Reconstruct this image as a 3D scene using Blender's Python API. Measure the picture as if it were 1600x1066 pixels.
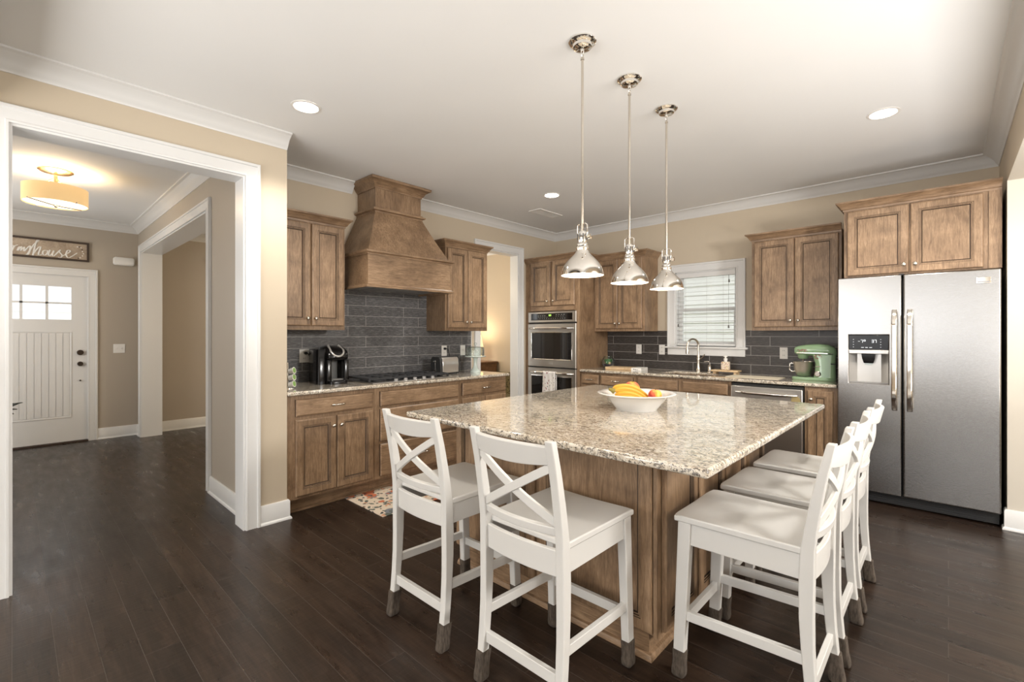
import bpy, math, random
from mathutils import Vector
random.seed(7)
for o in list(bpy.data.objects): bpy.data.objects.remove(o)
SC = bpy.context.scene
COL = SC.collection
PI = math.pi
# ---------------------------------------------------------------- key planes (metres; camera stands over the origin)
H = 2.765          # ceiling
XR = -4.14         # range wall
YB = 5.34          # sink wall
XF = -3.50         # foyer opening wall
XD = -7.90         # front door wall
YW = 1.15          # foyer / dining dividing wall
XE = 0.295         # wall beside the refrigerator
# ---------------------------------------------------------------- camera
cam = bpy.data.cameras.new('camera'); camo = bpy.data.objects.new('camera', cam); COL.objects.link(camo)
camo.location = (0, 0, 1.335); camo.rotation_euler = (PI/2, 0, math.radians(43.05))
cam.sensor_width = 36; cam.lens = 730/1600*36; cam.shift_y = -10.5/1600; cam.clip_start = 0.02
SC.camera = camo
# ---------------------------------------------------------------- world, daylight, exposure
SC.view_settings.view_transform = 'Standard'; SC.view_settings.look = 'None'
SC.view_settings.gamma = 1; SC.view_settings.exposure = 0.40; SC.view_settings.use_curve_mapping = False
w = bpy.data.worlds.new('sky'); SC.world = w; w.use_nodes = True
bg = w.node_tree.nodes['Background']; bg.inputs[0].default_value = (0.95, 0.97, 1.0, 1); bg.inputs[1].default_value = 1.9

def area(name, loc, rot, sx, sy, power, col=(1, 1, 1), spread=PI):
    l = bpy.data.lights.new(name, 'AREA'); l.shape = 'RECTANGLE'; l.size = sx; l.size_y = sy
    l.energy = power; l.color = col; l.spread = spread
    o = bpy.data.objects.new(name, l); COL.objects.link(o); o.location = loc; o.rotation_euler = rot
    return o
# daylight entering through the breakfast-room windows (right) and the living-room windows (behind the camera), plus added fill lights
area('daylight_east', (2.10, 2.40, 2.15), (0, math.radians(72), 0), .5, .5, 76, (1.0, 0.97, 0.93))
area('nook_bounce_fill', (1.35, 2.0, .76), (PI, 0, 0), 1.3, 2.4, 86, (1.0, 0.97, 0.94))  # added upward area light, imitates bounce from a sunlit nook
area('daylight_south_east', (2.35, -4.5, 1.45), (math.radians(100), 0, math.radians(16)), 1.9, 2.0, 42, (1.0, 0.98, 0.96))
area('daylight_south_west', (-2.75, -4.5, 1.45), (math.radians(104), 0, math.radians(-8)), 1.2, 2.0, 42, (1.0, 0.98, 0.96))
area('living_ceiling_fill', (-1.5, -2.0, 1.15), (PI, 0, 0), 3.4, 2.0, 135, (1.0, 0.975, 0.945))  # added upward fill standing free behind the camera to brighten the ceiling
area('foyer_fill', (-6.3, -1.15, 1.6), (math.radians(88), 0, 0), 1.6, 1.6, 30, (1.0, 0.97, 0.93))  # added unseen fill in front of a solid wall, no window there
area('dining_fill', (-7.75, 3.9, 1.5), (math.radians(90), 0, math.radians(-90)), 1.6, 1.6, 22, (1.0, 0.97, 0.94))  # added unseen fill, this wall is built without a window opening

# ================================================================ mesh helper
class MB:
    def __init__(s): s.v = []; s.f = []; s.m = []
    def add(s, vs, fs, mi=0):
        n = len(s.v); s.v += [tuple(p) for p in vs]
        for f in fs: s.f.append([i+n for i in f]); s.m.append(mi)
        return s
    def box(s, x0, x1, y0, y1, z0, z1, mi=0):
        v = [(x0,y0,z0),(x1,y0,z0),(x1,y1,z0),(x0,y1,z0),(x0,y0,z1),(x1,y0,z1),(x1,y1,z1),(x0,y1,z1)]
        return s.add(v, [(0,3,2,1),(4,5,6,7),(0,1,5,4),(1,2,6,5),(2,3,7,6),(3,0,4,7)], mi)
    def loft(s, rings, mi=0, cap=True, closed=True, flip=False):
        n = len(rings[0]); vs = [p for r in rings for p in r]; fs = []
        for k in range(len(rings)-1):
            for i in range(n if closed else n-1):
                j = (i+1) % n; q = (k*n+i, k*n+j, (k+1)*n+j, (k+1)*n+i)
                fs.append(q[::-1] if flip else q)
        if cap:
            a = tuple(range(n)); b = tuple(range((len(rings)-1)*n, len(rings)*n))
            fs += [a, b[::-1]] if flip else [a[::-1], b]
        return s.add(vs, fs, mi)
    def lathe(s, prof, seg=24, c=(0,0,0), axis='z', mi=0, cap=False, sx=1, sy=1):
        rings = []
        for r, z in prof:
            ring = []
            for i in range(seg):
                a = 2*PI*i/seg; p = (r*math.cos(a)*sx, r*math.sin(a)*sy, z)
                if axis == 'x': p = (p[2], p[0], p[1])
                elif axis == 'y': p = (p[1], p[2], p[0])
                ring.append((p[0]+c[0], p[1]+c[1], p[2]+c[2]))
            rings.append(ring)
        return s.loft(rings, mi, cap)
    def tube(s, pts, r, seg=10, mi=0, cap=True):
        pts = [Vector(p) for p in pts]; n = len(pts); rr = r if isinstance(r, (list, tuple)) else [r]*n
        rings = []; prev = None
        for i, p in enumerate(pts):
            t = (pts[min(i+1, n-1)]-pts[max(i-1, 0)]).normalized()
            if prev is None:
                u = Vector((0,0,1)) if abs(t.z) < .9 else Vector((1,0,0))
                u = (u - t*u.dot(t)).normalized()
            else: u = (prev - t*prev.dot(t)).normalized()
            prev = u; b = t.cross(u)
            rings.append([tuple(p+(u*math.cos(2*PI*k/seg)+b*math.sin(2*PI*k/seg))*rr[i]) for k in range(seg)])
        return s.loft(rings, mi, cap)
    def rail(s, pts, up, hw, ht, mi=0):
        # bar of rectangular section: hw along the 'up'-ish direction, ht across
        pts = [Vector(p) for p in pts]; n = len(pts); rings = []; up = Vector(up)
        for i, p in enumerate(pts):
            t = (pts[min(i+1, n-1)]-pts[max(i-1, 0)]).normalized()
            u = (up - t*up.dot(t)).normalized(); b = t.cross(u)
            h = hw[i] if isinstance(hw, (list, tuple)) else hw
            rings.append([tuple(p+u*a*h/2+b*c*ht/2) for a, c in ((-1,-1),(-1,1),(1,1),(1,-1))])
        return s.loft(rings, mi, True, True, True)
    def rings2d(s, w, h, prof, mis=None, fill=0, T=None, x0=0, z0=0):
        # concentric rectangle steps (inset, out): a panel in the x-z plane facing -y
        T = T or (lambda p: p)
        rs = []
        for ins, out in prof:
            rs.append([T((x0+ins, -out, z0+ins)), T((x0+w-ins, -out, z0+ins)), T((x0+w-ins, -out, z0+h-ins)), T((x0+ins, -out, z0+h-ins))])
        n0 = len(s.v); s.v += [p for r in rs for p in r]
        for k in range(len(rs)-1):
            for i in range(4):
                j = (i+1) % 4
                s.f.append([n0+k*4+i, n0+k*4+j, n0+(k+1)*4+j, n0+(k+1)*4+i]); s.m.append(mis[k] if mis else 0)
        k = len(rs)-1
        s.f.append([n0+k*4+i for i in range(4)]); s.m.append(fill)
        s.f.append([n0+3, n0+2, n0+1, n0]); s.m.append(0)
        return s
    def sweep(s, poly, prof, to3=lambda a, b, c: (a, b, c), closed=False, mi=0):
        # profile (offset to the left of the path, height) swept along a 2-D polyline with mitres
        P = [Vector(p) for p in poly]; n = len(P); rings = []
        for i in range(n):
            d0 = (P[i]-P[i-1]).normalized() if (i > 0 or closed) else None
            d1 = (P[(i+1) % n]-P[i]).normalized() if (i < n-1 or closed) else None
            if d0 is None: d0 = d1
            if d1 is None: d1 = d0
            n0 = Vector((-d0.y, d0.x)); n1 = Vector((-d1.y, d1.x)); m = (n0+n1); m = m/max(1e-6, m.length_squared)*2
            rings.append([to3(P[i].x+m.x*o, P[i].y+m.y*o, hh) for o, hh in prof])
        if closed: rings.append(rings[0])
        return s.loft(rings, mi, not closed, True)
    def build(s, name, mats, parent=None, smooth=None, bevel=0, seg=2, subsurf=0, loc=None, rot=None):
        me = bpy.data.meshes.new(name); me.from_pydata(s.v, [], s.f)
        mats = mats if isinstance(mats, (list, tuple)) else [mats]
        for m in mats: me.materials.append(m)
        me.polygons.foreach_set('material_index', s.m)
        me.validate(); me.update()
        import bmesh
        b = bmesh.new(); b.from_mesh(me); bmesh.ops.remove_doubles(b, verts=b.verts, dist=1e-6)
        bmesh.ops.recalc_face_normals(b, faces=b.faces); b.to_mesh(me); b.free()
        o = bpy.data.objects.new(name, me); COL.objects.link(o)
        if parent is not None: o.parent = parent
        if loc: o.location = loc
        if rot: o.rotation_euler = rot
        if bevel:
            md = o.modifiers.new('b', 'BEVEL'); md.width = bevel; md.segments = seg; md.limit_method = 'ANGLE'; md.angle_limit = math.radians(40)
            md.harden_normals = False
        if subsurf:
            md = o.modifiers.new('s', 'SUBSURF'); md.levels = subsurf; md.render_levels = subsurf
        if smooth or bevel or subsurf:
            for p in me.polygons: p.use_smooth = True
            me.set_sharp_from_angle(angle=math.radians(smooth or 40))
        return o
def box(*a, mi=0): return MB().box(*a, mi=mi)
def thing(name, label, cat, loc=(0,0,0), rz=0, group=None):
    o = bpy.data.objects.new(name, None); COL.objects.link(o); o.location = loc; o.rotation_euler = (0,0,rz)
    o.empty_display_size = .05
    return tag(o, label, cat, group)
def tag(o, label, cat, group=None):
    o['label'] = label; o['category'] = cat
    if group: o['group'] = group
    return o
def struct(o, label=None):
    o['kind'] = 'structure'
    if label: o['label'] = label; 
    return o
def lab(o, label): o['label'] = label; return o
def kids(o): return [c for c in bpy.data.objects if c.parent == o]
def copy_tree(o, parent=None):
    c = o.copy(); COL.objects.link(c)
    if parent: c.parent = parent
    for ch in kids(o):
        if ch is not c: copy_tree(ch, c)
    return c

# ================================================================ materials
def mat(name, col=(.8,.8,.8), rough=.5, metal=0, coat=0, spec=None, emit=None, es=0, trans=0, ior=None, alpha=None):
    m = bpy.data.materials.new(name); m.use_nodes = True
    b = m.node_tree.nodes['Principled BSDF']
    b.inputs['Base Color'].default_value = (*col, 1); b.inputs['Roughness'].default_value = rough; b.inputs['Metallic'].default_value = metal
    b.inputs['Coat Weight'].default_value = coat
    if spec is not None: b.inputs['Specular IOR Level'].default_value = spec
    if emit: b.inputs['Emission Color'].default_value = (*emit, 1); b.inputs['Emission Strength'].default_value = es
    if trans: b.inputs['Transmission Weight'].default_value = trans
    if ior: b.inputs['IOR'].default_value = ior
    return m
class NT:
    def __init__(s, m): s.m = m; s.t = m.node_tree; s.b = s.t.nodes['Principled BSDF']
    def n(s, typ, **kw):
        nd = s.t.nodes.new(typ)
        for k, v in kw.items():
            if k.startswith('_'): setattr(nd, k[1:], v)
            else: nd.inputs[k.replace('__', ' ')].default_value = v
        return nd
    def l(s, a, b): s.t.links.new(a, b)
    def coord(s, scale=(1,1,1), rand=True, kind='Object'):
        tc = s.n('ShaderNodeTexCoord'); mp = s.n('ShaderNodeMapping'); mp.inputs['Scale'].default_value = scale
        s.l(tc.outputs[kind], mp.inputs['Vector'])
        if rand:
            oi = s.n('ShaderNodeObjectInfo'); mu = s.n('ShaderNodeMath', _operation='MULTIPLY'); mu.inputs[1].default_value = 37.0
            s.l(oi.outputs['Random'], mu.inputs[0]); s.l(mu.outputs[0], mp.inputs['Location'])
        return mp.outputs[0]
    def noise(s, vec, scale, detail=4, rough=.5, dist=0):
        nd = s.n('ShaderNodeTexNoise'); nd.inputs['Scale'].default_value = scale; nd.inputs['Detail'].default_value = detail
        nd.inputs['Roughness'].default_value = rough; nd.inputs['Distortion'].default_value = dist
        s.l(vec, nd.inputs['Vector']); return nd.outputs['Fac']
    def ramp(s, fac, stops):
        r = s.n('ShaderNodeValToRGB'); e = r.color_ramp.elements
        while len(e) < len(stops): e.new(.5)
        for el, (p, c) in zip(e, stops): el.position = p; el.color = (*c, 1) if len(c) == 3 else c
        s.l(fac, r.inputs['Fac']); return r.outputs['Color']
    def mix(s, fac, a, b, blend='MIX'):
        x = s.n('ShaderNodeMix', _data_type='RGBA', _blend_type=blend)
        for v, i in ((fac, 0), (a, 6), (b, 7)):
            if hasattr(v, 'is_output'): s.l(v, x.inputs[i])
            else: x.inputs[i].default_value = v if not isinstance(v, tuple) else ((*v, 1) if len(v) == 3 else v)
        return x.outputs[2]
    def bump(s, hgt, strength=.2, dist=.002, chain=None):
        bp = s.n('ShaderNodeBump'); bp.inputs['Strength'].default_value = strength; bp.inputs['Distance'].default_value = dist
        s.l(hgt, bp.inputs['Height'])
        if chain: s.l(chain, bp.inputs['Normal'])
        return bp.outputs['Normal']
    def base(s, c): s.l(c, s.b.inputs['Base Color'])
    def normal(s, c): s.l(c, s.b.inputs['Normal'])
    def rough(s, c): s.l(c, s.b.inputs['Roughness'])
M = {}
def paint(name, col, rough=.6, tex=.05):
    m = mat(name, col, rough); t = NT(m); v = t.coord((1,1,1), False)
    n1 = t.noise(v, 1.3, 2); n2 = t.noise(v, 350, 2)
    t.base(t.mix(n1, tuple(c*.965 for c in col), tuple(min(1, c*1.03) for c in col)))
    t.normal(t.bump(n2, tex, .001)); M[name] = m; return m
paint('wall_tan', (.56, .475, .36)); paint('wall_greige', (.44, .385, .315)); paint('ceiling_white', (.84, .84, .83), .8)
paint('trim_white', (.72, .715, .70), .28, .01); paint('jamb_cream', (.60, .55, .47), .5)
M['chair_white'] = paint('chair_white', (.65, .635, .605), .33, .01)
def wood(name, sc, dark, mid, light, rough=.42, blotch=5.0):
    m = mat(name, mid, rough, coat=.12); t = NT(m); m.node_tree.nodes['Principled BSDF'].inputs['Coat Roughness'].default_value = .3
    v = t.coord(sc); vb = t.coord((1,1,1))
    g = t.noise(v, 7, 6, .62, 1.2); bl = t.noise(vb, blotch, 4, .55, .6)
    fine = t.noise(v, 42, 3, .6)
    c = t.ramp(g, [(.28, dark), (.5, mid), (.72, light)])
    c = t.mix(t.ramp(bl, [(.32, (.62,.58,.55)), (.62, (1.08,1.08,1.06))]), c, c)
    m1 = t.n('ShaderNodeMix', _data_type='RGBA', _blend_type='MULTIPLY'); m1.inputs[0].default_value = 1
    t.l(c, m1.inputs[6]); t.l(t.ramp(bl, [(.30, (.66,.62,.58)), (.62, (1.1,1.09,1.07))]), m1.inputs[7])
    m2 = t.n('ShaderNodeMix', _data_type='RGBA', _blend_type='MULTIPLY'); m2.inputs[0].default_value = .55
    t.l(m1.outputs[2], m2.inputs[6]); t.l(t.ramp(fine, [(.35, (.72,.70,.68)), (.6, (1.05,1.05,1.05))]), m2.inputs[7])
    t.base(m2.outputs[2]); t.normal(t.bump(fine, .08, .001)); M[name] = m; return m
D_, M_, L_ = (.178,.110,.063), (.292,.190,.112), (.392,.264,.163)
wood('maple_upright', (9,9,1.0), D_, M_, L_); wood('maple_across', (1.0,9,9), D_, M_, L_)
M['glaze'] = mat('glaze', (.045,.026,.015), .5)
wood('board_wood', (1.5,14,14), (.52,.36,.2), (.64,.47,.28), (.72,.56,.36), .5, 9)
wood('sideboard_wood', (1.5,9,9), (.12,.06,.025), (.2,.1,.045), (.27,.15,.07), .4)
wood('sign_wood', (9,1.0,9), (.38,.30,.22), (.48,.39,.3), (.56,.47,.38), .7)
M['frame_dark'] = mat('frame_dark', (.05,.03,.02), .5)
M['chrome'] = mat('chrome', (.83,.80,.75), .07, 1); M['nickel'] = mat('nickel', (.62,.57,.50), .22, 1)
M['polished'] = mat('polished', (.86,.82,.76), .06, 1)
def brushed(name, col, rough, sc):
    m = mat(name, col, rough, 1); t = NT(m); v = t.coord(sc)
    n = t.noise(v, 60, 3, .6); t.normal(t.bump(n, .012, .001))
    t.rough(t.ramp(n, [(.3, (rough-.05,)*3), (.7, (rough+.06,)*3)])); M[name] = m; return m
brushed('steel', (.40,.388,.372), .24, (1,1,30)); brushed('steel_h', (.56,.535,.50), .33, (1,1,30))
M['black_gloss'] = mat('black_gloss', (.006,.0055,.0055), .16, spec=.32); M['black_matte'] = mat('black_matte', (.02,.02,.02), .55)
M['black_iron'] = mat('black_iron', (.025,.025,.027), .6); M['gray_plastic'] = mat('gray_plastic', (.28,.27,.26), .4)
M['silver_plastic'] = mat('silver_plastic', (.55,.53,.50), .3, .6)
M['oven_glass'] = mat('oven_glass', (.010,.008,.007), .04, coat=.25)
M['white_plastic'] = mat('white_plastic', (.82,.80,.76), .35); M['white_ceramic'] = mat('white_ceramic', (.72,.71,.69), .12, coat=.5)
M['slot_dark'] = mat('slot_dark', (.10,.095,.09), .6)
M['can_glow'] = mat('can_glow', (1,1,1), .5, emit=(1,.96,.9), es=9)
M['bulb_glow'] = mat('bulb_glow', (1,1,1), .5, emit=(1,.86,.66), es=9)
M['shade_inner'] = mat('shade_inner', (.92,.90,.86), .5)
M['led_green'] = mat('led_green', (.1,.3,.02), .5, emit=(.55,1,.15), es=1.6)
M['led_white'] = mat('led_white', (.4,.4,.4), .5, emit=(.9,.95,1), es=.55)
M['print_gray'] = mat('print_gray', (.32,.32,.31), .5)
M['gold_badge'] = mat('gold_badge', (.40,.31,.14), .45)
def glass_thin(name, tint=(.98,.99,.99), gl=.08):
    m = bpy.data.materials.new(name); m.use_nodes = True; t = m.node_tree; t.nodes.clear()
    o = t.nodes.new('ShaderNodeOutputMaterial'); mx = t.nodes.new('ShaderNodeMixShader'); tr = t.nodes.new('ShaderNodeBsdfTransparent')
    g = t.nodes.new('ShaderNodeBsdfGlossy'); g.inputs['Roughness'].default_value = .02; tr.inputs[0].default_value = (*tint, 1)
    f = t.nodes.new('ShaderNodeLayerWeight'); f.inputs['Blend'].default_value = gl + .12
    mp = t.nodes.new('ShaderNodeMath'); mp.operation = 'MULTIPLY_ADD'; mp.inputs[1].default_value = .5; mp.inputs[2].default_value = .03
    t.links.new(f.outputs['Fresnel'], mp.inputs[0]); t.links.new(mp.outputs[0], mx.inputs[0])
    t.links.new(tr.outputs[0], mx.inputs[1]); t.links.new(g.outputs[0], mx.inputs[2]); t.links.new(mx.outputs[0], o.inputs[0]); M[name] = m
glass_thin('pane'); glass_thin('glass_clear', (.95,.98,.97), .1)
# granite
def granite(name):
    m = mat(name, (.6,.53,.43), .08, coat=.6); t = NT(m); t.b.inputs['Coat Roughness'].default_value = .05
    v = t.coord((1,1,1), False); vs = t.coord((.75,1.5,1.0), False); vs2 = t.coord((1.1,1.9,1.3), False)
    n0 = t.noise(v, 3.0, 3, .5, .5)
    a = t.noise(v, 30, 5, .65, .8); b = t.noise(vs, 50, 4, .6, 1.6); c = t.noise(vs2, 75, 3, .55, 1.2); d = t.noise(v, 150, 2)
    base = t.ramp(a, [(.34, (.34,.275,.20)), (.44, (.57,.495,.39)), (.56, (.70,.635,.535)), (.7, (.78,.74,.665))])
    base = t.mix(t.ramp(n0, [(.42, (0,0,0)), (.68, (.38,.38,.38))]), base, (.66,.55,.40))
    base = t.mix(t.ramp(b, [(.42, (.9,.9,.9)), (.465, (0,0,0))]), base, (.14,.115,.095))
    base = t.mix(t.ramp(c, [(.385, (.95,.95,.95)), (.42, (0,0,0))]), base, (.05,.042,.04))
    base = t.mix(t.ramp(d, [(.60, (0,0,0)), (.68, (.5,.5,.5))]), base, (.86,.84,.80))
    t.base(base); M[name] = m
granite('granite')
# plank floor
def floor_mat():
    m = mat('plank_floor', (.03,.02,.014), .3); t = NT(m); v = t.coord((1,1,1), False)
    br = t.n('ShaderNodeTexBrick', _offset=.37, _offset_frequency=2); br.inputs['Scale'].default_value = 1
    br.inputs['Mortar Size'].default_value = .0011; br.inputs['Mortar Smooth'].default_value = .3; br.inputs['Bias'].default_value = 0
    br.inputs['Brick Width'].default_value = 1.22; br.inputs['Row Height'].default_value = .1255
    br.inputs['Color1'].default_value = (0,0,0,1); br.inputs['Color2'].default_value = (1,1,1,1); br.inputs['Mortar'].default_value = (.5,.5,.5,1)
    t.l(v, br.inputs['Vector'])
    vg = t.coord((1.3,16,1), False); off = t.n('ShaderNodeVectorMath', _operation='MULTIPLY_ADD'); off.inputs[1].default_value = (9,5,3)
    t.l(br.outputs['Color'], off.inputs[0]); t.l(vg, off.inputs[2])
    g = t.noise(off.outputs[0], 5, 6, .65, .8); g2 = t.noise(off.outputs[0], 1.1, 3, .5, .3)
    big = t.noise(t.coord((1.2,5,1), False), 3, 3)
    c = t.ramp(g, [(.3, (.0115,.0067,.0044)), (.52, (.0215,.0132,.0090)), (.75, (.038,.0242,.0166))])
    tone = t.ramp(br.outputs['Color'], [(0, (.78,.77,.76)), (1, (1.28,1.25,1.22))])
    c = t.mix(1.0, c, tone, 'MULTIPLY')
    c = t.mix(1.0, c, t.ramp(g2, [(.3, (.72,.7,.7)), (.7, (1.35,1.32,1.3))]), 'MULTIPLY')
    c = t.mix(br.outputs['Fac'], c, (.062,.050,.041))  # lighter seams: highlight along the plank edges painted into the colour
    t.base(c)
    scr = t.noise(t.coord((14,2.2,1), False), 3.2, 3, .5, .6)
    nb = t.bump(scr, .16, .004); nb = t.bump(g, .05, .002, nb)
    inv = t.n('ShaderNodeMath', _operation='SUBTRACT'); inv.inputs[0].default_value = 1; t.l(br.outputs['Fac'], inv.inputs[1])
    nb = t.bump(inv.outputs[0], .5, .002, nb); t.normal(nb)
    t.rough(t.ramp(big, [(.3, (.25,)*3), (.7, (.37,)*3)])); t.b.inputs['Specular IOR Level'].default_value = .42
    M['plank_floor'] = m
floor_mat()
# long slate-look wall tile; u along the wall
def tile_mat(name, axis, shift, c1, c2):
    m = mat(name, c1, .38); t = NT(m); tc = t.n('ShaderNodeTexCoord'); sx = t.n('ShaderNodeSeparateXYZ'); cb = t.n('ShaderNodeCombineXYZ')
    t.l(tc.outputs['Object'], sx.inputs[0]); ad = t.n('ShaderNodeMath', _operation='ADD'); ad.inputs[1].default_value = shift
    t.l(sx.outputs[axis], ad.inputs[0]); t.l(ad.outputs[0], cb.inputs[0])
    az = t.n('ShaderNodeMath', _operation='ADD'); az.inputs[1].default_value = -.914-.0995*0; t.l(sx.outputs['Z'], az.inputs[0]); t.l(az.outputs[0], cb.inputs[1])
    br = t.n('ShaderNodeTexBrick', _offset=.30, _offset_frequency=2); br.inputs['Scale'].default_value = 1
    br.inputs['Brick Width'].default_value = .612; br.inputs['Row Height'].default_value = .0995; br.inputs['Mortar Size'].default_value = .0016
    br.inputs['Mortar Smooth'].default_value = .1
    br.inputs['Color1'].default_value = (0,0,0,1); br.inputs['Color2'].default_value = (1,1,1,1)
    t.l(cb.outputs[0], br.inputs['Vector'])
    mp = t.n('ShaderNodeMapping'); mp.inputs['Scale'].default_value = (5, 40, 1); t.l(cb.outputs[0], mp.inputs[0])
    n = t.noise(mp.outputs[0], 4, 6, .7, .6)
    c = t.ramp(n, [(.3, tuple(x*.6 for x in c1)), (.5, c1), (.72, c2)])
    c = t.mix(1, c, t.ramp(br.outputs['Color'], [(0, (.88,.88,.88)), (1, (1.12,1.12,1.12))]), 'MULTIPLY')
    c = t.mix(br.outputs['Fac'], c, (.50,.48,.45)); t.base(c)
    t.normal(t.bump(n, .2, .002)); M[name] = m
tile_mat('tile_range', 'Y', -2.345+.612, (.105,.103,.105), (.30,.295,.295))
tile_mat('tile_sink', 'X', 3.179, (.046,.039,.035), (.125,.11,.10))
# knitted sock, rug, towel, print fabrics
def cloth(name, col, col2, scale, rough=.9, stretch=(1,1,1)):
    m = mat(name, col, rough); t = NT(m); v = t.coord(stretch); n = t.noise(v, scale, 3, .6)
    t.base(t.ramp(n, [(.35, col), (.65, col2)])); t.normal(t.bump(n, .6, .003)); M[name] = m
cloth('sock_knit', (.045,.033,.024), (.105,.082,.062), 120, .95, (1,1,.25))
def blotches(name, ground, layers, rough=.85, stretch=(1,1,1)):
    m = mat(name, ground, rough); t = NT(m); v = t.coord(stretch, False); c = ground
    for k, (col, scale, lo) in enumerate(layers):
        tc = t.n('ShaderNodeMapping'); tc.inputs['Location'].default_value = (k*3.7, k*1.9, k*.7); t.l(v, tc.inputs[0])
        ns = t.n('ShaderNodeTexNoise'); ns.inputs['Scale'].default_value = scale*.8; ns.inputs['Detail'].default_value = 1; t.l(tc.outputs[0], ns.inputs['Vector'])
        wv = t.n('ShaderNodeVectorMath', _operation='MULTIPLY_ADD'); wv.inputs[1].default_value = (.35/scale*3,)*3
        t.l(ns.outputs['Color'], wv.inputs[0]); t.l(tc.outputs[0], wv.inputs[2])
        vo = t.n('ShaderNodeTexVoronoi'); vo.inputs['Scale'].default_value = scale; t.l(wv.outputs[0], vo.inputs['Vector'])
        c = t.mix(t.ramp(vo.outputs['Distance'], [(lo, (1,1,1)), (lo+.03, (0,0,0))]), c, col)
    t.base(c); M[name] = m
blotches('rug_floral', (.62,.52,.40), [((.17,.18,.20), 5, .30), ((.50,.14,.06), 7, .30), ((.04,.04,.04), 22, .27), ((.10,.11,.09), 14, .25), ((.55,.24,.12), 16, .20)], stretch=(1,1,1))
blotches('towel_print', (.78,.75,.72), [((.30,.05,.06), 28, .24), ((.05,.05,.06), 40, .20)], stretch=(1.6,1,.6))
blotches('olive_print', (.16,.13,.06), [((.05,.04,.02), 24, .33), ((.32,.26,.12), 40, .25)])
blotches('bottle_label', (.72,.62,.50), [((.45,.10,.08), 60, .25), ((.12,.07,.04), 75, .25), ((.75,.6,.12), 50, .2)])
# ================================================================ mouldings
CROWN = [(0,-.098),(.006,-.098),(.010,-.086),(.018,-.080),(.030,-.058),(.048,-.036),(.066,-.026),(.074,-.020),(.080,-.016),(.088,-.014),(.096,-.010),(.096,0),(0,0)]
BASE = [(0,0),(.026,0),(.026,.008),(.022,.016),(.016,.020),(.016,.128),(.010,.138),(0,.138)]
def crown(name, pts, z=H):
    return struct(MB().sweep(pts, CROWN, lambda a, b, c: (a, b, z+c)).build(name, M['trim_white'], smooth=35))
def baseboard(name, pts):
    return struct(MB().sweep(pts, BASE).build(name, M['trim_white'], smooth=35))
CAS = [(0,0),(0,.018),(.004,.020),(.012,.020),(.014,.017),(.070,.017),(.074,.026),(.088,.026),(.092,.022),(.092,0)]
def casing_u(name, u0, u1, z1, to3, z0=0, prof=CAS, parent=None):
    # path goes so that the outside is to the left: up the right side ... use clockwise from bottom-left
    return MB().sweep([(u0, z0), (u0, z1), (u1, z1), (u1, z0)], prof, to3).build(name, M['trim_white'], parent, smooth=35)

# ================================================================ room shell
struct(box(XD-.3, 4.1, -4.7, 5.7, -.06, 0).build('floor', M['plank_floor']))
struct(box(XD-.3, 4.1, -4.7, 5.7, H, H+.08).build('ceiling', M['ceiling_white']))
OY0, OY1, OZ = -.01, 1.084, 2.414   # foyer opening
TAN, GRE = 0, 1
wl = MB()
wl.box(XF-.15, XF, OY1, 1.36, 0, H).box(XF-.15, XF, OY0, OY1, OZ, H).box(XF-.15, XF, -4.6, OY0, 0, H)
struct(wl.build('wall_left', M['wall_tan']))
# foyer side of the same wall, and the dividing wall between foyer and dining room, with its cased opening
DX0, DX1, DZ = -7.64, -4.64, 2.40
wf = MB().box(DX1, XF-.15, YW, 1.36, 0, H).box(DX0, DX1, YW, 1.36, DZ, H).box(XD, DX0, YW, 1.36, 0, H)
struct(wf.build('wall_foyer', M['wall_greige']))
struct(box(XR, XF-.15, 1.345, 1.36, 0, H).build('wall_alcove', M['wall_tan']))
RY0, RY1, RZ = 3.858, 4.55, 2.385   # doorway beside the range cabinets
wr = MB().box(XR-.12, XR, 1.36, RY0, 0, H).box(XR-.12, XR, RY0, RY1, RZ, H).box(XR-.12, XR, RY1, YB, 0, H)
struct(wr.build('wall_range', M['wall_tan']))
WX0, WX1, WZ0, WZ1 = -2.352, -1.668, 1.195, 2.055   # sink window
wb = MB().box(XR-.12, WX0, YB, YB+.14, 0, H).box(WX1, 4, YB, YB+.14, 0, H).box(WX0, WX1, YB, YB+.14, 0, WZ0).box(WX0, WX1, YB, YB+.14, WZ1, H)
struct(wb.build('wall_back', M['wall_tan']))
struct(box(XD, XR-.12, 5.5, 5.62, 0, H).build('wall_dining', M['wall_tan']))
FY0, FY1, FZ = -.262, .652, 2.055   # front door
wd = MB().box(XD-.15, XD, -1.3, FY0, 0, H).box(XD-.15, XD, FY1, 5.5, 0, H).box(XD-.15, XD, FY0, FY1, FZ, H)
struct(wd.build('wall_front', M['wall_greige']))
struct(box(XD, XF-.15, -1.42, -1.3, 0, H).build('wall_foyer_south', M['wall_greige']))
we = MB().box(XE, XE+.30, 4.655, YB, 0, H).box(XE, XE+.30, -.12, 4.655, 2.39, H)
struct(we.build('wall_right', M['wall_tan']))
struct(box(XE-.001, XE+.301, 4.648, 4.656, 0, 2.39).build('trim_1', M['jamb_cream']))
struct(box(XE, XE+.30, -.12, 4.648, 2.386, 2.39).build('trim_2', M['jamb_cream']))
struct(box(XF, XE+.30, -.34, -.12, 2.45, H).build('trim_3', M['wall_tan']))
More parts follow.
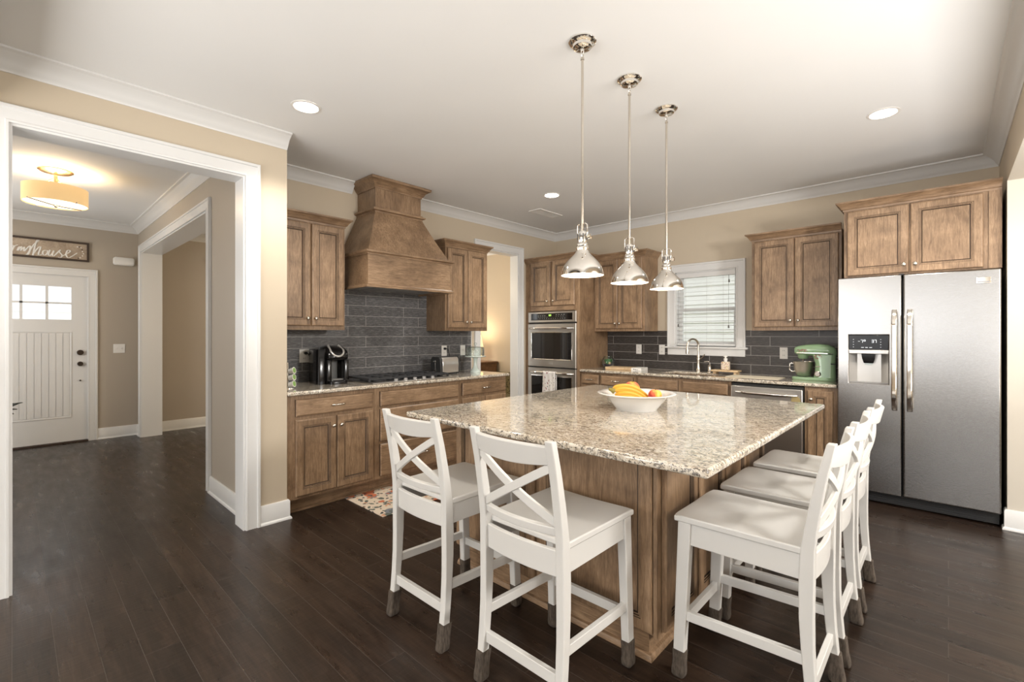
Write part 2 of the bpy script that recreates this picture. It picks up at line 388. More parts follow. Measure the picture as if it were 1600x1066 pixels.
# breakfast and living room walls with window openings for the daylight
wse = MB().box(2.2, 2.32, 0, 1.55, 0, H).box(2.2, 2.32, 3.15, YB, 0, H).box(2.2, 2.32, 1.55, 3.15, 0, 1.3).box(2.2, 2.32, 1.55, 3.15, 2.6, H)
wse.box(2.32, 4.1, 0, .12, 0, H).box(4, 4.12, -4.72, 0, 0, H)
struct(wse.build('wall_east', M['wall_tan']))
wss = MB().box(XF, -3.15, -4.72, -4.6, 0, H).box(.55, 1.25, -4.72, -4.6, 0, H).box(3.35, 4.12, -4.72, -4.6, 0, H)
wss.box(-3.15, .55, -4.72, -4.6, 0, .5).box(-3.15, .55, -4.72, -4.6, 2.6, H).box(1.25, 3.35, -4.72, -4.6, 0, .5).box(1.25, 3.35, -4.72, -4.6, 2.6, H)
struct(wss.build('wall_south', M['wall_tan']))
# crowns
crown('trim_4', [(XF, -.12), (XF, 1.36)][::-1]).location = (0,0,0)
crown('trim_5', [(XR, 2.205), (XR, 1.36)])
crown('trim_6', [(XE, -.12), (XE, YB), (XR, YB), (XR, 2.83)])
crown('trim_7', [(XE, -.12), (XF, -.12)][::1]).scale = (1,1,1)
crown('trim_8', [(XF-.15, YW), (XD, YW), (XD, -1.3)])
crown('trim_9', [(XD, 5.5), (XD, 1.36)]); crown('trim_10', [(XR-.12, 5.5), (XD, 5.5)])
# casings of the foyer opening (kitchen side), jamb lining, dividing-wall opening, range doorway
struct(casing_u('trim_11', OY0, OY1, OZ, lambda a, b, c: (XF+c, a, b)))
jl = MB().box(XF-.165, XF+.004, OY1-.012, OY1+.003, 0, OZ-.012).box(XF-.165, XF+.004, OY0-.003, OY0+.012, 0, OZ-.012).box(XF-.165, XF+.004, OY0-.003, OY1+.003, OZ-.012, OZ+.003)
struct(jl.build('trim_12', M['trim_white']))
struct(casing_u('trim_13', DX0, DX1, DZ, lambda a, b, c: (a, YW-c, b)))
jd = MB().box(DX0-.004, DX0+.012, YW-.004, 1.364, 0, DZ-.012).box(DX1-.012, DX1+.004, YW-.004, 1.364, 0, DZ-.012).box(DX0-.004, DX1+.004, YW-.004, 1.364, DZ-.012, DZ+.004)
struct(jd.build('trim_14', M['trim_white']))
struct(casing_u('trim_15', RY0, RY1, RZ, lambda a, b, c: (XR+c, a, b)))
jr = MB().box(XR-.13, XR+.004, RY0-.004, RY0+.014, 0, RZ-.014).box(XR-.13, XR+.004, RY1-.014, RY1+.004, 0, RZ-.014).box(XR-.13, XR+.004, RY0-.004, RY1+.004, RZ-.014, RZ+.004)
struct(jr.build('trim_16', M['trim_white']))
# baseboards
baseboard('baseboard_left', [(XR+.5, 1.36), (XF, 1.36), (XF, OY1+.092)])
baseboard('baseboard_foyer', [(XF-.165, YW), (DX1+.094, YW)])
baseboard('baseboard_front', [(DX0-.094, YW), (XD, YW), (XD, FY1+.09)])
baseboard('baseboard_dining', [(XR-.12, 5.5), (XD, 5.5), (XD, 1.36)])
baseboard('baseboard_right', [(XE+.30, 4.648), (XE, 4.648), (XE, 4.70)])

# ================================================================ cabinetry
WM = lambda across: [M['maple_across' if across else 'maple_upright'], M['glaze']]
def knob(parent, x, z, y=-.02):
    k = MB().lathe([(.0001,0),(.006,0),(.006,.010),(.012,.014),(.0155,.020),(.014,.026),(.007,.029),(.0001,.0295)], 16, (0,0,0))
    return k.build('knob', M['nickel'], parent, smooth=60, loc=(x, y, z), rot=(PI/2, 0, 0))
def pull(parent, x, z, y=-.02, L=.105):
    b = MB(); pts = []; rr = []
    for i in range(17):
        t = i/16; pts.append((-L/2+L*t, -.022-.008*math.sin(PI*t), .004*math.cos(4*PI*t)*0)); rr.append(.0045+.0035*abs(math.sin(3*PI*t)))
    b.tube(pts, rr, 8)
    for s in (-1, 1): b.tube([(s*L*.40, 0, 0), (s*L*.40, -.024, 0)], .005, 8)
    return b.build('handle', M['nickel'], parent, smooth=60, loc=(x, y, z))
DOOR_P = [(0,0),(0,.015),(.004,.020),(.010,.021),(.048,.021),(.050,.018),(.0555,.018),(.0575,.0135),(.0625,.0135),(.066,.008),(.069,.0095)]
DOOR_M = [0,0,0,0,1,0,1,0,1,1]
def door(parent, x, z, w, h, kn=None, rz=0, y=0, name='door'):
    o = MB().rings2d(w, h, DOOR_P, DOOR_M).build(name, WM(False), parent, loc=(x, y, z), rot=(0,0,rz))
    if kn: knob(o, w-.028 if kn[0] == 'r' else .028, h-.075 if kn[1] == 't' else .06)
    return o
def drawer(parent, x, z, w, h, handle=True, name='drawer'):
    o = MB().rings2d(w, h, [(0,0),(0,.013),(.005,.018),(.012,.021)], [1,0,0]).build(name, WM(True), parent, loc=(x, 0, z))
    if handle: pull(o, w/2, h/2, -.021)
    return o
CABCROWN = [(0,0),(.006,0),(.008,.014),(.016,.018),(.024,.034),(.038,.052),(.052,.060),(.052,.073),(0,.073)]
def cab_crown(parent, w, d, z, left=True, right=True):
    pts = [(0,0),(w,0)]
    if left: pts = [(0,d)] + pts
    if right: pts = pts + [(w,d)]
    pts = pts[::-1]   # outside on the left of travel
    return MB().sweep(pts, CABCROWN, lambda a, b, c: (a, b, z+c)).build('crown_molding', M['maple_across'], parent, smooth=35)
def base_cab(name, label, loc, rz, w, d=.60, toe=True):
    t = thing(name, label, 'cabinet', loc, rz)
    box(0, w, .0015, d, .114, .884).build('body', M['maple_upright'], t)
    b = MB().box(0, w, .085, .10, 0, .114).box(0, w, .070, .085, 0, .018)
    b.build('toe_kick', M['maple_across'], t)
    return t
XC = -3.515   # face of the range-wall base cabinets
c = base_cab('base_cabinet', 'brown base cabinet under the coffee maker, one drawer above two doors', (XC, 1.362, 0), PI/2, .710)
drawer(c, .061, .727, .630, .125); door(c, .061, .137, .311, .565, 'rt'); door(c, .379, .137, .312, .565, 'lt')
c = base_cab('base_cabinet', 'brown three-drawer base cabinet under the gas cooktop', (XC, 2.074, 0), PI/2, .932)
drawer(c, .048, .724, .858, .128, False); drawer(c, .048, .430, .858, .272); drawer(c, .048, .137, .858, .270)
c = base_cab('base_cabinet', 'brown base cabinet under the toaster, by the bright doorway', (XC, 3.008, 0), PI/2, .655)
drawer(c, .024, .727, .617, .125); door(c, .024, .137, .303, .565, 'rt'); door(c, .336, .137, .305, .565, 'lt')
# upper cabinets beside the hood
def wall_cab(label, loc, rz, w, d, z0, z1, doors, left=True, right=True, crown_z=None):
    t = thing('wall_cabinet', label, 'cabinet', loc, rz)
    box(0, w, .0015, d, z0, z1).build('body', M['maple_upright'], t)
    for (x, dw, kn, dz0, dz1) in doors: door(t, x, dz0, dw, dz1-dz0, kn)
    cab_crown(t, w, d, crown_z if crown_z else z1-.028, left, right)
    return t
wall_cab('brown wall cabinet above the coffee maker, left of the hood', (-3.81, 1.362, 0), PI/2, .600, .328, 1.372, 2.275,
         [(.028, .271, 'rb', 1.405, 2.238), (.308, .274, 'lb', 1.405, 2.238)], False, True)
wall_cab('narrow brown wall cabinet above the toaster, right of the hood', (-3.81, 3.066, 0), PI/2, .600, .328, 1.372, 2.275,
         [(.024, .271, 'rb', 1.405, 2.238), (.302, .274, 'lb', 1.405, 2.238)])
# ---- sink wall
YC = 4.715
t = thing('oven_cabinet', 'tall brown cabinet housing the double wall oven', 'cabinet', (-4.138, 4.70, 0))
TW = .872
ob = MB().box(0, .058, .0015, .638, .0, 2.28).box(TW-.058, TW, .0015, .638, 0, 2.28).box(.058, TW-.058, .0015, .638, 1.632, 2.28).box(.058, TW-.058, .0015, .638, 0, .33).box(.058, TW-.058, .30, .638, .33, 1.632)
ob.build('body', M['maple_upright'], t)
door(t, .10, 1.698, .325, .565, 'rb'); door(t, .462, 1.698, .340, .565, 'lb')
box(.10, .80, -.012, 0, 1.640, 1.690).build('filler_rail', M['maple_across'], t)
cab_crown(t, TW, .638, 2.262, False, True)
wall_cab('brown two-door wall cabinet between oven tower and window', (-3.262, 5.01, 0), 0, .690, .328, 1.372, 2.275,
         [(.030, .308, 'rb', 1.405, 2.238), (.344, .316, 'lb', 1.405, 2.238)], False, True)
wall_cab('brown two-door wall cabinet above the green mixer', (-1.425, 5.01, 0), 0, .735, .328, 1.372, 2.275,
         [(.026, .342, 'rb', 1.405, 2.238), (.376, .338, 'lb', 1.405, 2.238)], True, False)
t = wall_cab('brown two-door cabinet above the refrigerator', (-.632, 4.705, 0), 0, .905, .633, 1.80, 2.375,
         [(.024, .385, 'rb', 1.812, 2.335), (.420, .392, 'lb', 1.812, 2.335)], True, False, 2.345)
box(.84, .905, -.006, .0, 1.80, 2.345).build('filler_strip', M['maple_upright'], t)
c = base_cab('base_cabinet', 'narrow brown drawer cabinet beside the oven tower', (-3.262, YC, 0), 0, .276)
drawer(c, .024, .745, .240, .108); door(c, .024, .137, .240, .585, 'rt')
c = base_cab('base_cabinet', 'brown drawer cabinet under the cutting board', (-2.984, YC, 0), 0, .458)
drawer(c, .018, .745, .410, .108); door(c, .018, .137, .202, .585, 'rt'); door(c, .226, .137, .202, .585, 'lt')
c = base_cab('sink_cabinet', 'brown sink base cabinet with two false drawer fronts', (-2.524, YC, 0), 0, 1.0)
drawer(c, .030, .745, .448, .108, False, 'drawer_front'); drawer(c, .530, .745, .444, .108, False, 'drawer_front')
door(c, .030, .137, .448, .585, 'rt'); door(c, .530, .137, .444, .585, 'lt')
c = base_cab('base_cabinet', 'slim brown one-door base cabinet between dishwasher and refrigerator', (-.915, YC, 0), 0, .237)
door(c, .024, .137, .185, .715, 'lt')
# countertops and backsplash
def slab(name, label, x0, x1, y0, y1, holes=None):
    b = MB()
    if holes:
        hx0, hx1, hy0, hy1 = holes
        xs = [x0, hx0, hx1, x1]; ys = [y0, hy0, hy1, y1]
        vt = []; 
        for z in (.884, .914):
            for yy in ys:
                for xx in xs: vt.append((xx, yy, z))
        idx = lambda i, j, k: k*16+j*4+i
        fs = []
        for j in range(3):
            for i in range(3):
                if i == 1 and j == 1: continue
                fs.append((idx(i,j,1), idx(i+1,j,1), idx(i+1,j+1,1), idx(i,j+1,1))); fs.append((idx(i,j+1,0), idx(i+1,j+1,0), idx(i+1,j,0), idx(i,j,0)))
        for i in range(3):
            fs.append((idx(i,0,0), idx(i+1,0,0), idx(i+1,0,1), idx(i,0,1))); fs.append((idx(i+1,3,0), idx(i,3,0), idx(i,3,1), idx(i+1,3,1)))
            fs.append((idx(0,i+1,0), idx(0,i,0), idx(0,i,1), idx(0,i+1,1))); fs.append((idx(3,i,0), idx(3,i+1,0), idx(3,i+1,1), idx(3,i,1)))
        fs += [(idx(1,1,1), idx(2,1,1), idx(2,1,0), idx(1,1,0)), (idx(2,2,1), idx(1,2,1), idx(1,2,0), idx(2,2,0)),
               (idx(1,2,1), idx(1,1,1), idx(1,1,0), idx(1,2,0)), (idx(2,1,1), idx(2,2,1), idx(2,2,0), idx(2,1,0))]
        b.add(vt, fs)
    else: b.box(x0, x1, y0, y1, .884, .914)
    o = b.build(name, M['granite'], bevel=.009, seg=3)
    return tag(o, label, 'countertop')
slab('countertop', 'speckled granite countertop holding the cooktop, below the hood', XR+.010, -3.482, 1.361, 3.690)
slab('countertop', 'speckled granite countertop with the sink, under the window', -3.264, -.680, 4.685, YB-.010, (-2.30, -1.76, 4.80, 5.19))
struct(box(XR, XR+.009, 1.361, 3.712, .914, 1.80).build('wall_range_tile', M['tile_range']))
tb = MB().box(-3.264, WX0-.092, YB-.009, YB, .914, 1.376).box(WX1+.092, -.640, YB-.009, YB, .914, 1.376).box(WX0-.092, WX1+.092, YB-.009, YB, .914, 1.115)
struct(tb.build('wall_back_tile', M['tile_sink']))
struct(box(XR, XR+.010, 3.712, 3.720, .914, 1.80).build('trim_17', M['trim_white']))
# ================================================================ range hood
hood = thing('range_hood', 'brown wooden range hood tapering up to the ceiling', 'range hood', (-3.60, 2.512, 0), PI/2)
HWD, HD, HN, HND = .448, .538, .250, .322   # half width and depth of band, half width and depth of neck (depth from wall)
yb = .538       # wall, in local y (local y 0 is the band front)
b = MB().sweep([(HWD, yb), (HWD, 0), (-HWD, 0), (-HWD, yb)][::1], [(0,0),(.0,.28)], lambda a, bb, cc: (a, bb, 1.755+cc))
bd = MB().box(-HWD, HWD, 0, .018, 1.755, 2.04).box(-HWD, -HWD+.018, .018, yb-.002, 1.755, 2.04).box(HWD-.018, HWD, .018, yb-.002, 1.755, 2.04)
bd.build('band', M['maple_across'], hood)
mold = [(0,0),(.012,.002),(.016,.012),(.024,.018),(.024,.028),(0,.028)]
mold2 = [(0,0),(.022,0),(.022,.010),(.014,.016),(.010,.026),(0,.028)]
def hood_mold(hw, y0, z, prof, name='molding'):
    return MB().sweep([(hw, yb-.002), (hw, y0), (-hw, y0), (-hw, yb-.002)][::1], [(o, h) for o, h in prof], lambda a, bb, cc: (a, bb, z+cc)).build(name, M['maple_across'], hood, smooth=35)
hood_mold(HWD, 0, 2.020, [(0,0),(.010,.0),(.012,.010),(.026,.016),(.030,.020),(.030,.034),(0,.036)]); hood_mold(HWD, 0, 1.738, [(0,0),(.026,0),(.026,.014),(.014,.020),(.010,.030),(0,.032)])
NY = yb-HND
rings = []
for i in range(9):
    t_ = i/8; e = t_ + .025*math.sin(PI*t_)      # gently concave flare
    hw = HWD-.006+(HN-HWD+.006)*e; yf = .006+(NY-.006)*e; z = 2.052+(2.475-2.052)*t_
    rings.append([(-hw, yf, z), (hw, yf, z), (hw, yb-.002, z), (-hw, yb-.002, z)])
MB().loft(rings).build('canopy', M['maple_upright'], hood)
box(-HN, HN, NY, yb-.002, 2.476, 2.69).build('neck', M['maple_upright'], hood)
hood_mold(HN, NY, 2.448, [(0,0),(.012,.002),(.014,.014),(.034,.022),(.036,.036),(.016,.042),(.012,.052),(0,.054)])
hood_mold(HN, NY, 2.672, [(0,0),(.008,0),(.010,.010),(.020,.018),(.034,.044),(.060,.062),(.074,.068),(.076,.090),(0,.090)], 'crown_molding')
vi = MB().box(-HWD+.02, HWD-.02, .02, yb-.004, 1.752, 1.762, 0).box(-.30, -.02, .12, .40, 1.748, 1.753, 1).box(.02, .30, .12, .40, 1.748, 1.753, 1).box(-.34, .34, .04, .09, 1.742, 1.753, 0)
vi.build('vent_insert', [M['steel_h'], M['gray_plastic']], hood)
# ================================================================ gas cooktop
ck = thing('gas_cooktop', 'stainless gas cooktop with black iron grates under the hood', 'cooktop', (-3.78, 2.512, .914))
MB().box(-.27, .27, -.455, .455, .001, .010).build('base_plate', M['steel_h'], ck, bevel=.003)
box(-.245, .175, -.43, .43, .0095, .0125).build('burner_deck', M['black_gloss'], ck)
for (bx, by, br) in ((-.14,-.29,.04),(.09,-.29,.05),(-.03,0,.062),(-.14,.29,.05),(.09,.29,.04)):
    MB().lathe([(.0001,0),(br+.014,0),(br+.012,.006),(br,.008),(br,.016),(br*.7,.019),(.0001,.019)], 24, (bx,by,.0125)).build('burner', [M['black_iron']], ck, smooth=40)
for gy in (-.29, 0, .29):
    g = MB(); zz = .036
    for xx in (-.235, .165): g.box(xx-.006, xx+.006, gy-.138, gy+.138, zz-.008, zz+.006)
    for yy in (-.138, .138): g.box(-.235, .165, gy+yy-.006, gy+yy+.006, zz-.008, zz+.006)
    for xx in (-.14, -.035, .09): g.box(xx-.005, xx+.005, gy-.138, gy+.138, zz-.006, zz+.008)
    g.box(-.235, .165, gy-.005, gy+.005, zz-.006, zz+.008)
    for xx in (-.235, .165):
        for yy in (-.138, .138): g.box(xx-.007, xx+.007, gy+yy-.007, gy+yy+.007, .0125, zz)
    g.build('grate', M['black_iron'], ck)
for i in range(5):
    MB().lathe([(.0001,0),(.018,0),(.016,.018),(.013,.020),(.0001,.020)], 16, (.222, -.20+.10*i, .010)).build('control_knob', M['gray_plastic'], ck, smooth=40)
# ================================================================ double wall oven
ov = thing('wall_oven', 'stainless double wall oven set into the tall cabinet', 'oven', (-4.072, 4.70, 0))
OW = .768
box(.004, OW-.004, -.004, .28, .35, 1.625).build('body', M['black_matte'], ov)
cp = MB().rings2d(OW, .135, [(0,0),(0,.022),(.004,.026)], [0,0]).build('control_panel', M['steel_h'], ov, loc=(0,0,1.488))
box(.050, OW-.050, -.0265, -.02, .026, .116).build('display_glass', M['oven_glass'], cp, bevel=.003)
d = MB()
for (cx, cz, ww) in [(.17+.035*k, .082, .018) for k in range(4)] + [(.18+.033*k, .063, .012) for k in range(5)] + [(.20+.036*k, .045, .010) for k in range(12)] + [(.46+.04*k, .092, .02) for k in range(4)] + [(.46+.036*k, .072, .012) for k in range(4)]:
    d.box(cx, cx+ww, -.0275, -.0262, cz, cz+.005)
lab(d.build('touch_keys', M['print_gray'], cp), 'small grey key legends')
d = MB()
for k in range(2):
    x0 = .350+.022*k
    for (a, b_, cc, dd) in ((0,.012,.0,.003),(0,.012,.009,.012),(0,.012,.018,.021),(0,.003,0,.021),(.009,.012,0,.021)): d.box(x0+a, x0+b_, -.0278, -.0262, .078+cc, .078+dd)
lab(d.build('clock_display', M['led_green'], cp), 'glowing green clock digits')
def oven_door(z0, z1, badge):
    h = z1-z0
    p = MB(); p.rings2d(OW, h, [(0,0),(0,.024),(.004,.030),(.055,.030)], [0,0,0], fill=0)
    o = p.build('door', M['steel_h'], ov, loc=(0,0,z0))
    gl = MB().rings2d(OW-.11, h-.20 if badge else h-.19, [(0,.0295),(0,.032),(.006,.033),(.009,.0315)], [0,0,0], fill=1, x0=.055, z0=.092).build('window', [M['polished'], M['oven_glass']], o)
    pts = []
    for i in range(19):
        t_ = i/18; pts.append((.03+(OW-.06)*t_, -.030-.042*min(1, math.sin(PI*t_)*2.2), h-.058))
    MB().tube(pts, .013, 12).build('handle', M['chrome'], o, smooth=60)
    if badge: lab(MB().box(OW/2-.03, OW/2+.03, -.0315, -.030, .035, .062).build('badge', M['silver_plastic'], o), 'small oval-edged maker plate')
oven_door(.918, 1.470, True); oven_door(.360, .905, False)
# dish towel over the lower handle
tw = MB(); rings = []
NX = 14
def towel_ring(y, z, wob):
    return [(-3.775+.20*i/NX, y+wob*.006*math.sin(i*1.3+z*9), z) for i in range(NX+1)]
path = [(4.612-.002, z_) for z_ in (.53,.58,.64,.70,.76,.80,.83)] + [(4.607,.850),(4.612,.864),(4.628,.868),(4.644,.862),(4.6475,.845)] + [(4.6485, z_) for z_ in (.80,.74,.68,.62)]
for y_, z_ in path: rings.append(towel_ring(y_, z_, 1 if z_ < .84 and y_ < 4.62 else 0))
tw.loft(rings, 0, False, False)
tt = tw.build('dish_towel', M['towel_print'], smooth=60); sm = tt.modifiers.new('s', 'SOLIDIFY'); sm.thickness = .0035
tag(tt, 'white dish towel with red and black print hung on the lower oven handle', 'towel')
# ================================================================ dishwasher
dw = thing('dishwasher', 'stainless dishwasher with bowed bar handle under the sink counter', 'dishwasher', (-1.520, 4.70, 0))
box(.004, .598, .02, .58, .10, .872).build('body', M['black_matte'], dw)
box(.006, .596, -.022, .02, .115, .850).build('door', M['steel_h'], dw, bevel=.006)
box(.004, .598, .06, .075, 0, .10).build('toe_kick', M['black_matte'], dw)
pts = [(.05+.50*i/18, -.020-.045*min(1, math.sin(PI*i/18)*2.0), .795) for i in range(19)]
MB().tube(pts, [.010+.006*math.sin(PI*i/18) for i in range(19)], 12).build('handle', M['chrome'], dw, smooth=60)
lab(MB().lathe([(.0001,0),(.036,0),(.036,.0015),(.0001,.0015)], 28, (.545,-.0245,.755), 'y').build('badge', M['gold_badge'], dw, rot=(0,0,0)), 'round gold sticker')
dw.children[-1].scale = (1,1,1)
# ================================================================ refrigerator
fr = thing('refrigerator', 'stainless side-by-side refrigerator with dispenser in its left door', 'refrigerator', (-.664, 4.63, 0))
box(.006, .926, .075, .68, .03, 1.765).build('body', M['black_matte'], fr, bevel=.004)
b = MB().box(.01, .922, .055, .09, .012, .090)
b.build('base_grille', [M['black_matte']], fr)
gr = MB()
for k in range(4): gr.box(.05, .86, .049, .056, .024+.016*k, .031+.016*k)
gr.build('grille_slats', M['black_iron'], fr)
# right door
rd = box(.412, .930, 0, .068, .095, 1.790).build('door', M['steel'], fr, bevel=.010, seg=3)
# left door with recess for the dispenser
LX0, LX1, LZ0, LZ1 = .073, .326, .945, 1.330
ld = MB()
xs = [0, LX0, LX1, .402]; zs = [.095, LZ0, LZ1, 1.790]
def lid(i, j, k): return k*16+j*4+i
vt = [(x, y, z) for y in (0, .068) for z in zs for x in xs]; fs = []
for j in range(3):
    for i in range(3):
        if i == 1 and j == 1: continue
        fs.append((lid(i,j,0), lid(i+1,j,0), lid(i+1,j+1,0), lid(i,j+1,0)))
        fs.append((lid(i,j+1,1), lid(i+1,j+1,1), lid(i+1,j,1), lid(i,j,1)))
fs.append((lid(1,1,1), lid(2,1,1), lid(2,2,1), lid(1,2,1)))
for i in range(3):
    fs += [(lid(i,0,1), lid(i+1,0,1), lid(i+1,0,0), lid(i,0,0)), (lid(i,3,0), lid(i+1,3,0), lid(i+1,3,1), lid(i,3,1)),
           (lid(0,i,0), lid(0,i+1,0), lid(0,i+1,1), lid(0,i,1)), (lid(3,i,1), lid(3,i+1,1), lid(3,i+1,0), lid(3,i,0))]
fs += [(lid(1,1,0), lid(1,1,1), lid(2,1,1), lid(2,1,0)), (lid(1,2,1), lid(1,2,0), lid(2,2,0), lid(2,2,1)), (lid(1,1,1), lid(1,1,0), lid(1,2,0), lid(1,2,1)), (lid(2,1,0), lid(2,1,1), lid(2,2,1), lid(2,2,0))]
ld.add(vt, fs)
ldo = ld.build('door', M['steel'], fr, bevel=.006, seg=2)
ds = box(LX0, LX1, -.003, .012, 1.212, LZ1).build('control_panel', M['black_gloss'], ldo, bevel=.003)
g = MB()
def seg7(b, x, z, h, on, y0=-.0045, y1=-.003):
    w_ = h*.55; t_ = h*.13
    S = {'a':(0,w_,h-t_,h),'g':(0,w_,h/2-t_/2,h/2+t_/2),'d':(0,w_,0,t_),'f':(0,t_,h/2,h),'b':(w_-t_,w_,h/2,h),'e':(0,t_,0,h/2),'c':(w_-t_,w_,0,h/2)}
    for k in on: a0,a1,c0,c1 = S[k]; b.box(x+a0, x+a1, y0, y1, z+c0, z+c1)
seg7(g, .135, 1.268, .022, 'g'); seg7(g, .152, 1.268, .024, 'abc'); seg7(g, .170, 1.268, .024, 'abfg')
seg7(g, .222, 1.268, .024, 'abgcd'); seg7(g, .239, 1.268, .024, 'abc'); 
for k in range(3): g.box(.155+.026*k, .172+.026*k, -.0045, -.003, 1.228, 1.232)
for k in range(4): g.box(.102, .108, -.0045, -.003, 1.232+.02*k, 1.235+.02*k); g.box(.275, .281, -.0045, -.003, 1.232+.02*k, 1.235+.02*k)
lab(g.build('display', M['led_white'], ldo), 'pale temperature digits and icons')
box(LX0, LX1, -.005, .030, 1.180, 1.212).build('dispenser_shelf', M['silver_plastic'], ldo, bevel=.004)
cav = MB().box(LX0+.001, LX1-.001, .060, .067, LZ0+.001, 1.18)
cav.add([(LX0+.002,.0,LZ0+.002),(LX0+.05,.06,LZ0+.002),(LX0+.05,.06,1.18),(LX0+.002,.0,1.18)], [(0,1,2,3)])
cav.add([(LX1-.002,.0,LZ0+.002),(LX1-.05,.06,LZ0+.002),(LX1-.05,.06,1.18),(LX1-.002,.0,1.18)], [(3,2,1,0)], 0)
cav.build('dispenser_recess', M['silver_plastic'], ldo)
rings = [[(.200-hw_, y_, z_), (.200+hw_, y_, z_), (.200+hw_, .058, z_), (.200-hw_, .058, z_)] for hw_, y_, z_ in ((.030,.012,1.105),(.040,.006,1.14),(.046,.004,1.18))]
MB().loft(rings).build('nozzle', M['black_gloss'], ldo, bevel=.004)
MB().box(.177, .223, .008, .05, 1.092, 1.106).build('paddle', M['glass_clear'], ldo, bevel=.004)
MB().box(LX0+.008, LX1-.008, .002, .058, LZ0+.001, LZ0+.010).build('drip_tray', M['gray_plastic'], ldo)
def fridge_handle(x, dr, s):
    pts = []; 
    for i in range(23):
        t_ = i/22; pts.append((x, -.008-.052*min(1, math.sin(PI*t_)*2.6)**.8, .752+.77*t_))
    return MB().rail(pts, (1,0,0), .034, .020).build('handle', M['polished'], dr, bevel=.007, seg=3)
fridge_handle(.362, ldo, 1); fridge_handle(.452, rd, -1)
bdg = MB().box(.805, .880, -.004, .0, 1.690, 1.735).build('badge', M['polished'], rd, bevel=.002)
lab(bdg, 'small polished maker plate'); MB().box(.812, .873, -.0048, -.004, 1.697, 1.706).build('badge_line', M['gray_plastic'], bdg)
MB().box(.385, .415, .03, .08, 1.79, 1.80).build('hinge_cover', M['black_matte'], fr)

# ================================================================ sink, faucet, things on the sink counter
sk = MB(); sx0, sx1, sy0, sy1 = -2.305, -1.755, 4.795, 5.195
outer = [(sx0,sy0),(sx1,sy0),(sx1,sy1),(sx0,sy1)]; i_ = .02
def rr(ins, z): return [(sx0+ins,sy0+ins,z),(sx1-ins,sy0+ins,z),(sx1-ins,sy1-ins,z),(sx0+ins,sy1-ins,z)]
sk.loft([rr(-.01,.883), rr(.006,.883), rr(.012,.70), rr(.04,.69)], 0, False); sk.add(rr(.04,.69), [(0,1,2,3)])
tag(sk.build('sink', M['steel_h'], bevel=.01), 'undermount stainless sink below the window', 'sink')
fc = thing('faucet', 'tall gooseneck nickel faucet behind the sink', 'faucet', (-2.045, 5.245, .914))
MB().lathe([(.0001,0),(.030,0),(.030,.006),(.024,.014),(.020,.05),(.0165,.10),(.019,.135),(.019,.15),(.015,.16),(.013,.20),(.0001,.20)], 20).build('base', M['nickel'], fc, smooth=50)
pts = [(0,0,.20),(0,0,.28)] + [(.0-.035*(1-math.cos(a)), -.062*(1-math.cos(a)), .30+.068*math.sin(a)) for a in [PI*k/12 for k in range(13)]] + [(-.072,-.128,.275)]
MB().tube(pts, .0115, 12).build('spout', M['nickel'], fc, smooth=60)
MB().lathe([(.0001,.0),(.018,0),(.019,.03),(.014,.055),(.013,.075),(.0001,.075)], 16, (-.072,-.128,.205)).build('spray_head', M['nickel'], fc, smooth=50)
MB().tube([(.018,0,.145),(.05,-.01,.165),(.075,-.012,.20)], [.007,.006,.005], 8).build('lever', M['nickel'], fc, smooth=60)
sp = thing('soap_dispenser', 'small nickel soap pump right of the faucet', 'soap pump', (-1.925, 5.255, .914))
MB().lathe([(.0001,0),(.026,0),(.026,.005),(.020,.012),(.022,.05),(.018,.07),(.020,.078),(.012,.085),(.0001,.086)], 18).build('base', M['nickel'], sp, smooth=50)
MB().tube([(0,0,.08),(0,0,.115),(-.02,-.02,.122),(-.05,-.03,.116)], [.006,.006,.006,.005], 8).build('nozzle', M['nickel'], sp, smooth=60)
tr = thing('wooden_riser', 'small wooden riser tray holding a soap bottle below the window', 'tray', (-1.72, 5.16, .914))
box(-.135, .135, -.065, .065, .026, .044).build('top_board', M['board_wood'], tr, bevel=.003)
for sx_ in (-1, 1):
    for sy_ in (-1, 1): box(sx_*.105-.012, sx_*.105+.012, sy_*.042-.012, sy_*.042+.012, 0, .026).build('foot', M['board_wood'], tr)
sb = thing('soap_bottle', 'square soap bottle with patterned label and white pump on the wooden riser', 'soap bottle', (-1.725, 5.16, .958))
box(-.040, .040, -.028, .028, 0, .088).build('body', M['bottle_label'], sb, bevel=.010, seg=3)
MB().lathe([(.0001,.088),(.016,.088),(.016,.100),(.019,.102),(.019,.122),(.008,.124),(.008,.136),(.020,.138),(.020,.148),(.0001,.150)], 16).build('pump', M['white_plastic'], sb, smooth=40)
cb = thing('cutting_board', 'pale wooden cutting board with paper sleeve by the oven tower', 'cutting board', (-2.80, 4.985, .914), math.radians(6))
box(-.225, .225, -.10, .10, 0, .032).build('board', M['board_wood'], cb, bevel=.004)
m_ = MB().box(.105, .2255, -.1012, .1012, -.0002, .0332)
ps = lab(m_.build('paper_sleeve', M['white_plastic'], cb), 'white printed paper sleeve')
p_ = MB()
for k in range(3): p_.box(.13+.02*k, .145+.02*k, -.1020, -.1012, .009, .024-.004*k)
p_.box(.15, .215, -.1020, -.1012, .004, .006); p_.build('print', M['print_gray'], ps)
tg = thing('glass_terrarium', 'round glass bowl of green plants beside the oven tower', 'terrarium', (-3.135, 5.13, .914))
MB().lathe([(.0001,.004),(.045,.003),(.074,.028),(.087,.065),(.080,.102),(.058,.130),(.052,.138),(.056,.146),(.0535,.146),(.050,.138),(.056,.129),(.078,.101),(.085,.065),(.072,.030),(.044,.006),(.0001,.007)], 28).build('bowl', M['glass_clear'], tg, smooth=60)
MB().lathe([(.0001,.008),(.042,.009),(.066,.028),(.073,.045),(.0001,.048)], 20).build('gravel', mat('gravel_purple', (.05,.03,.06), .8), tg, smooth=60)
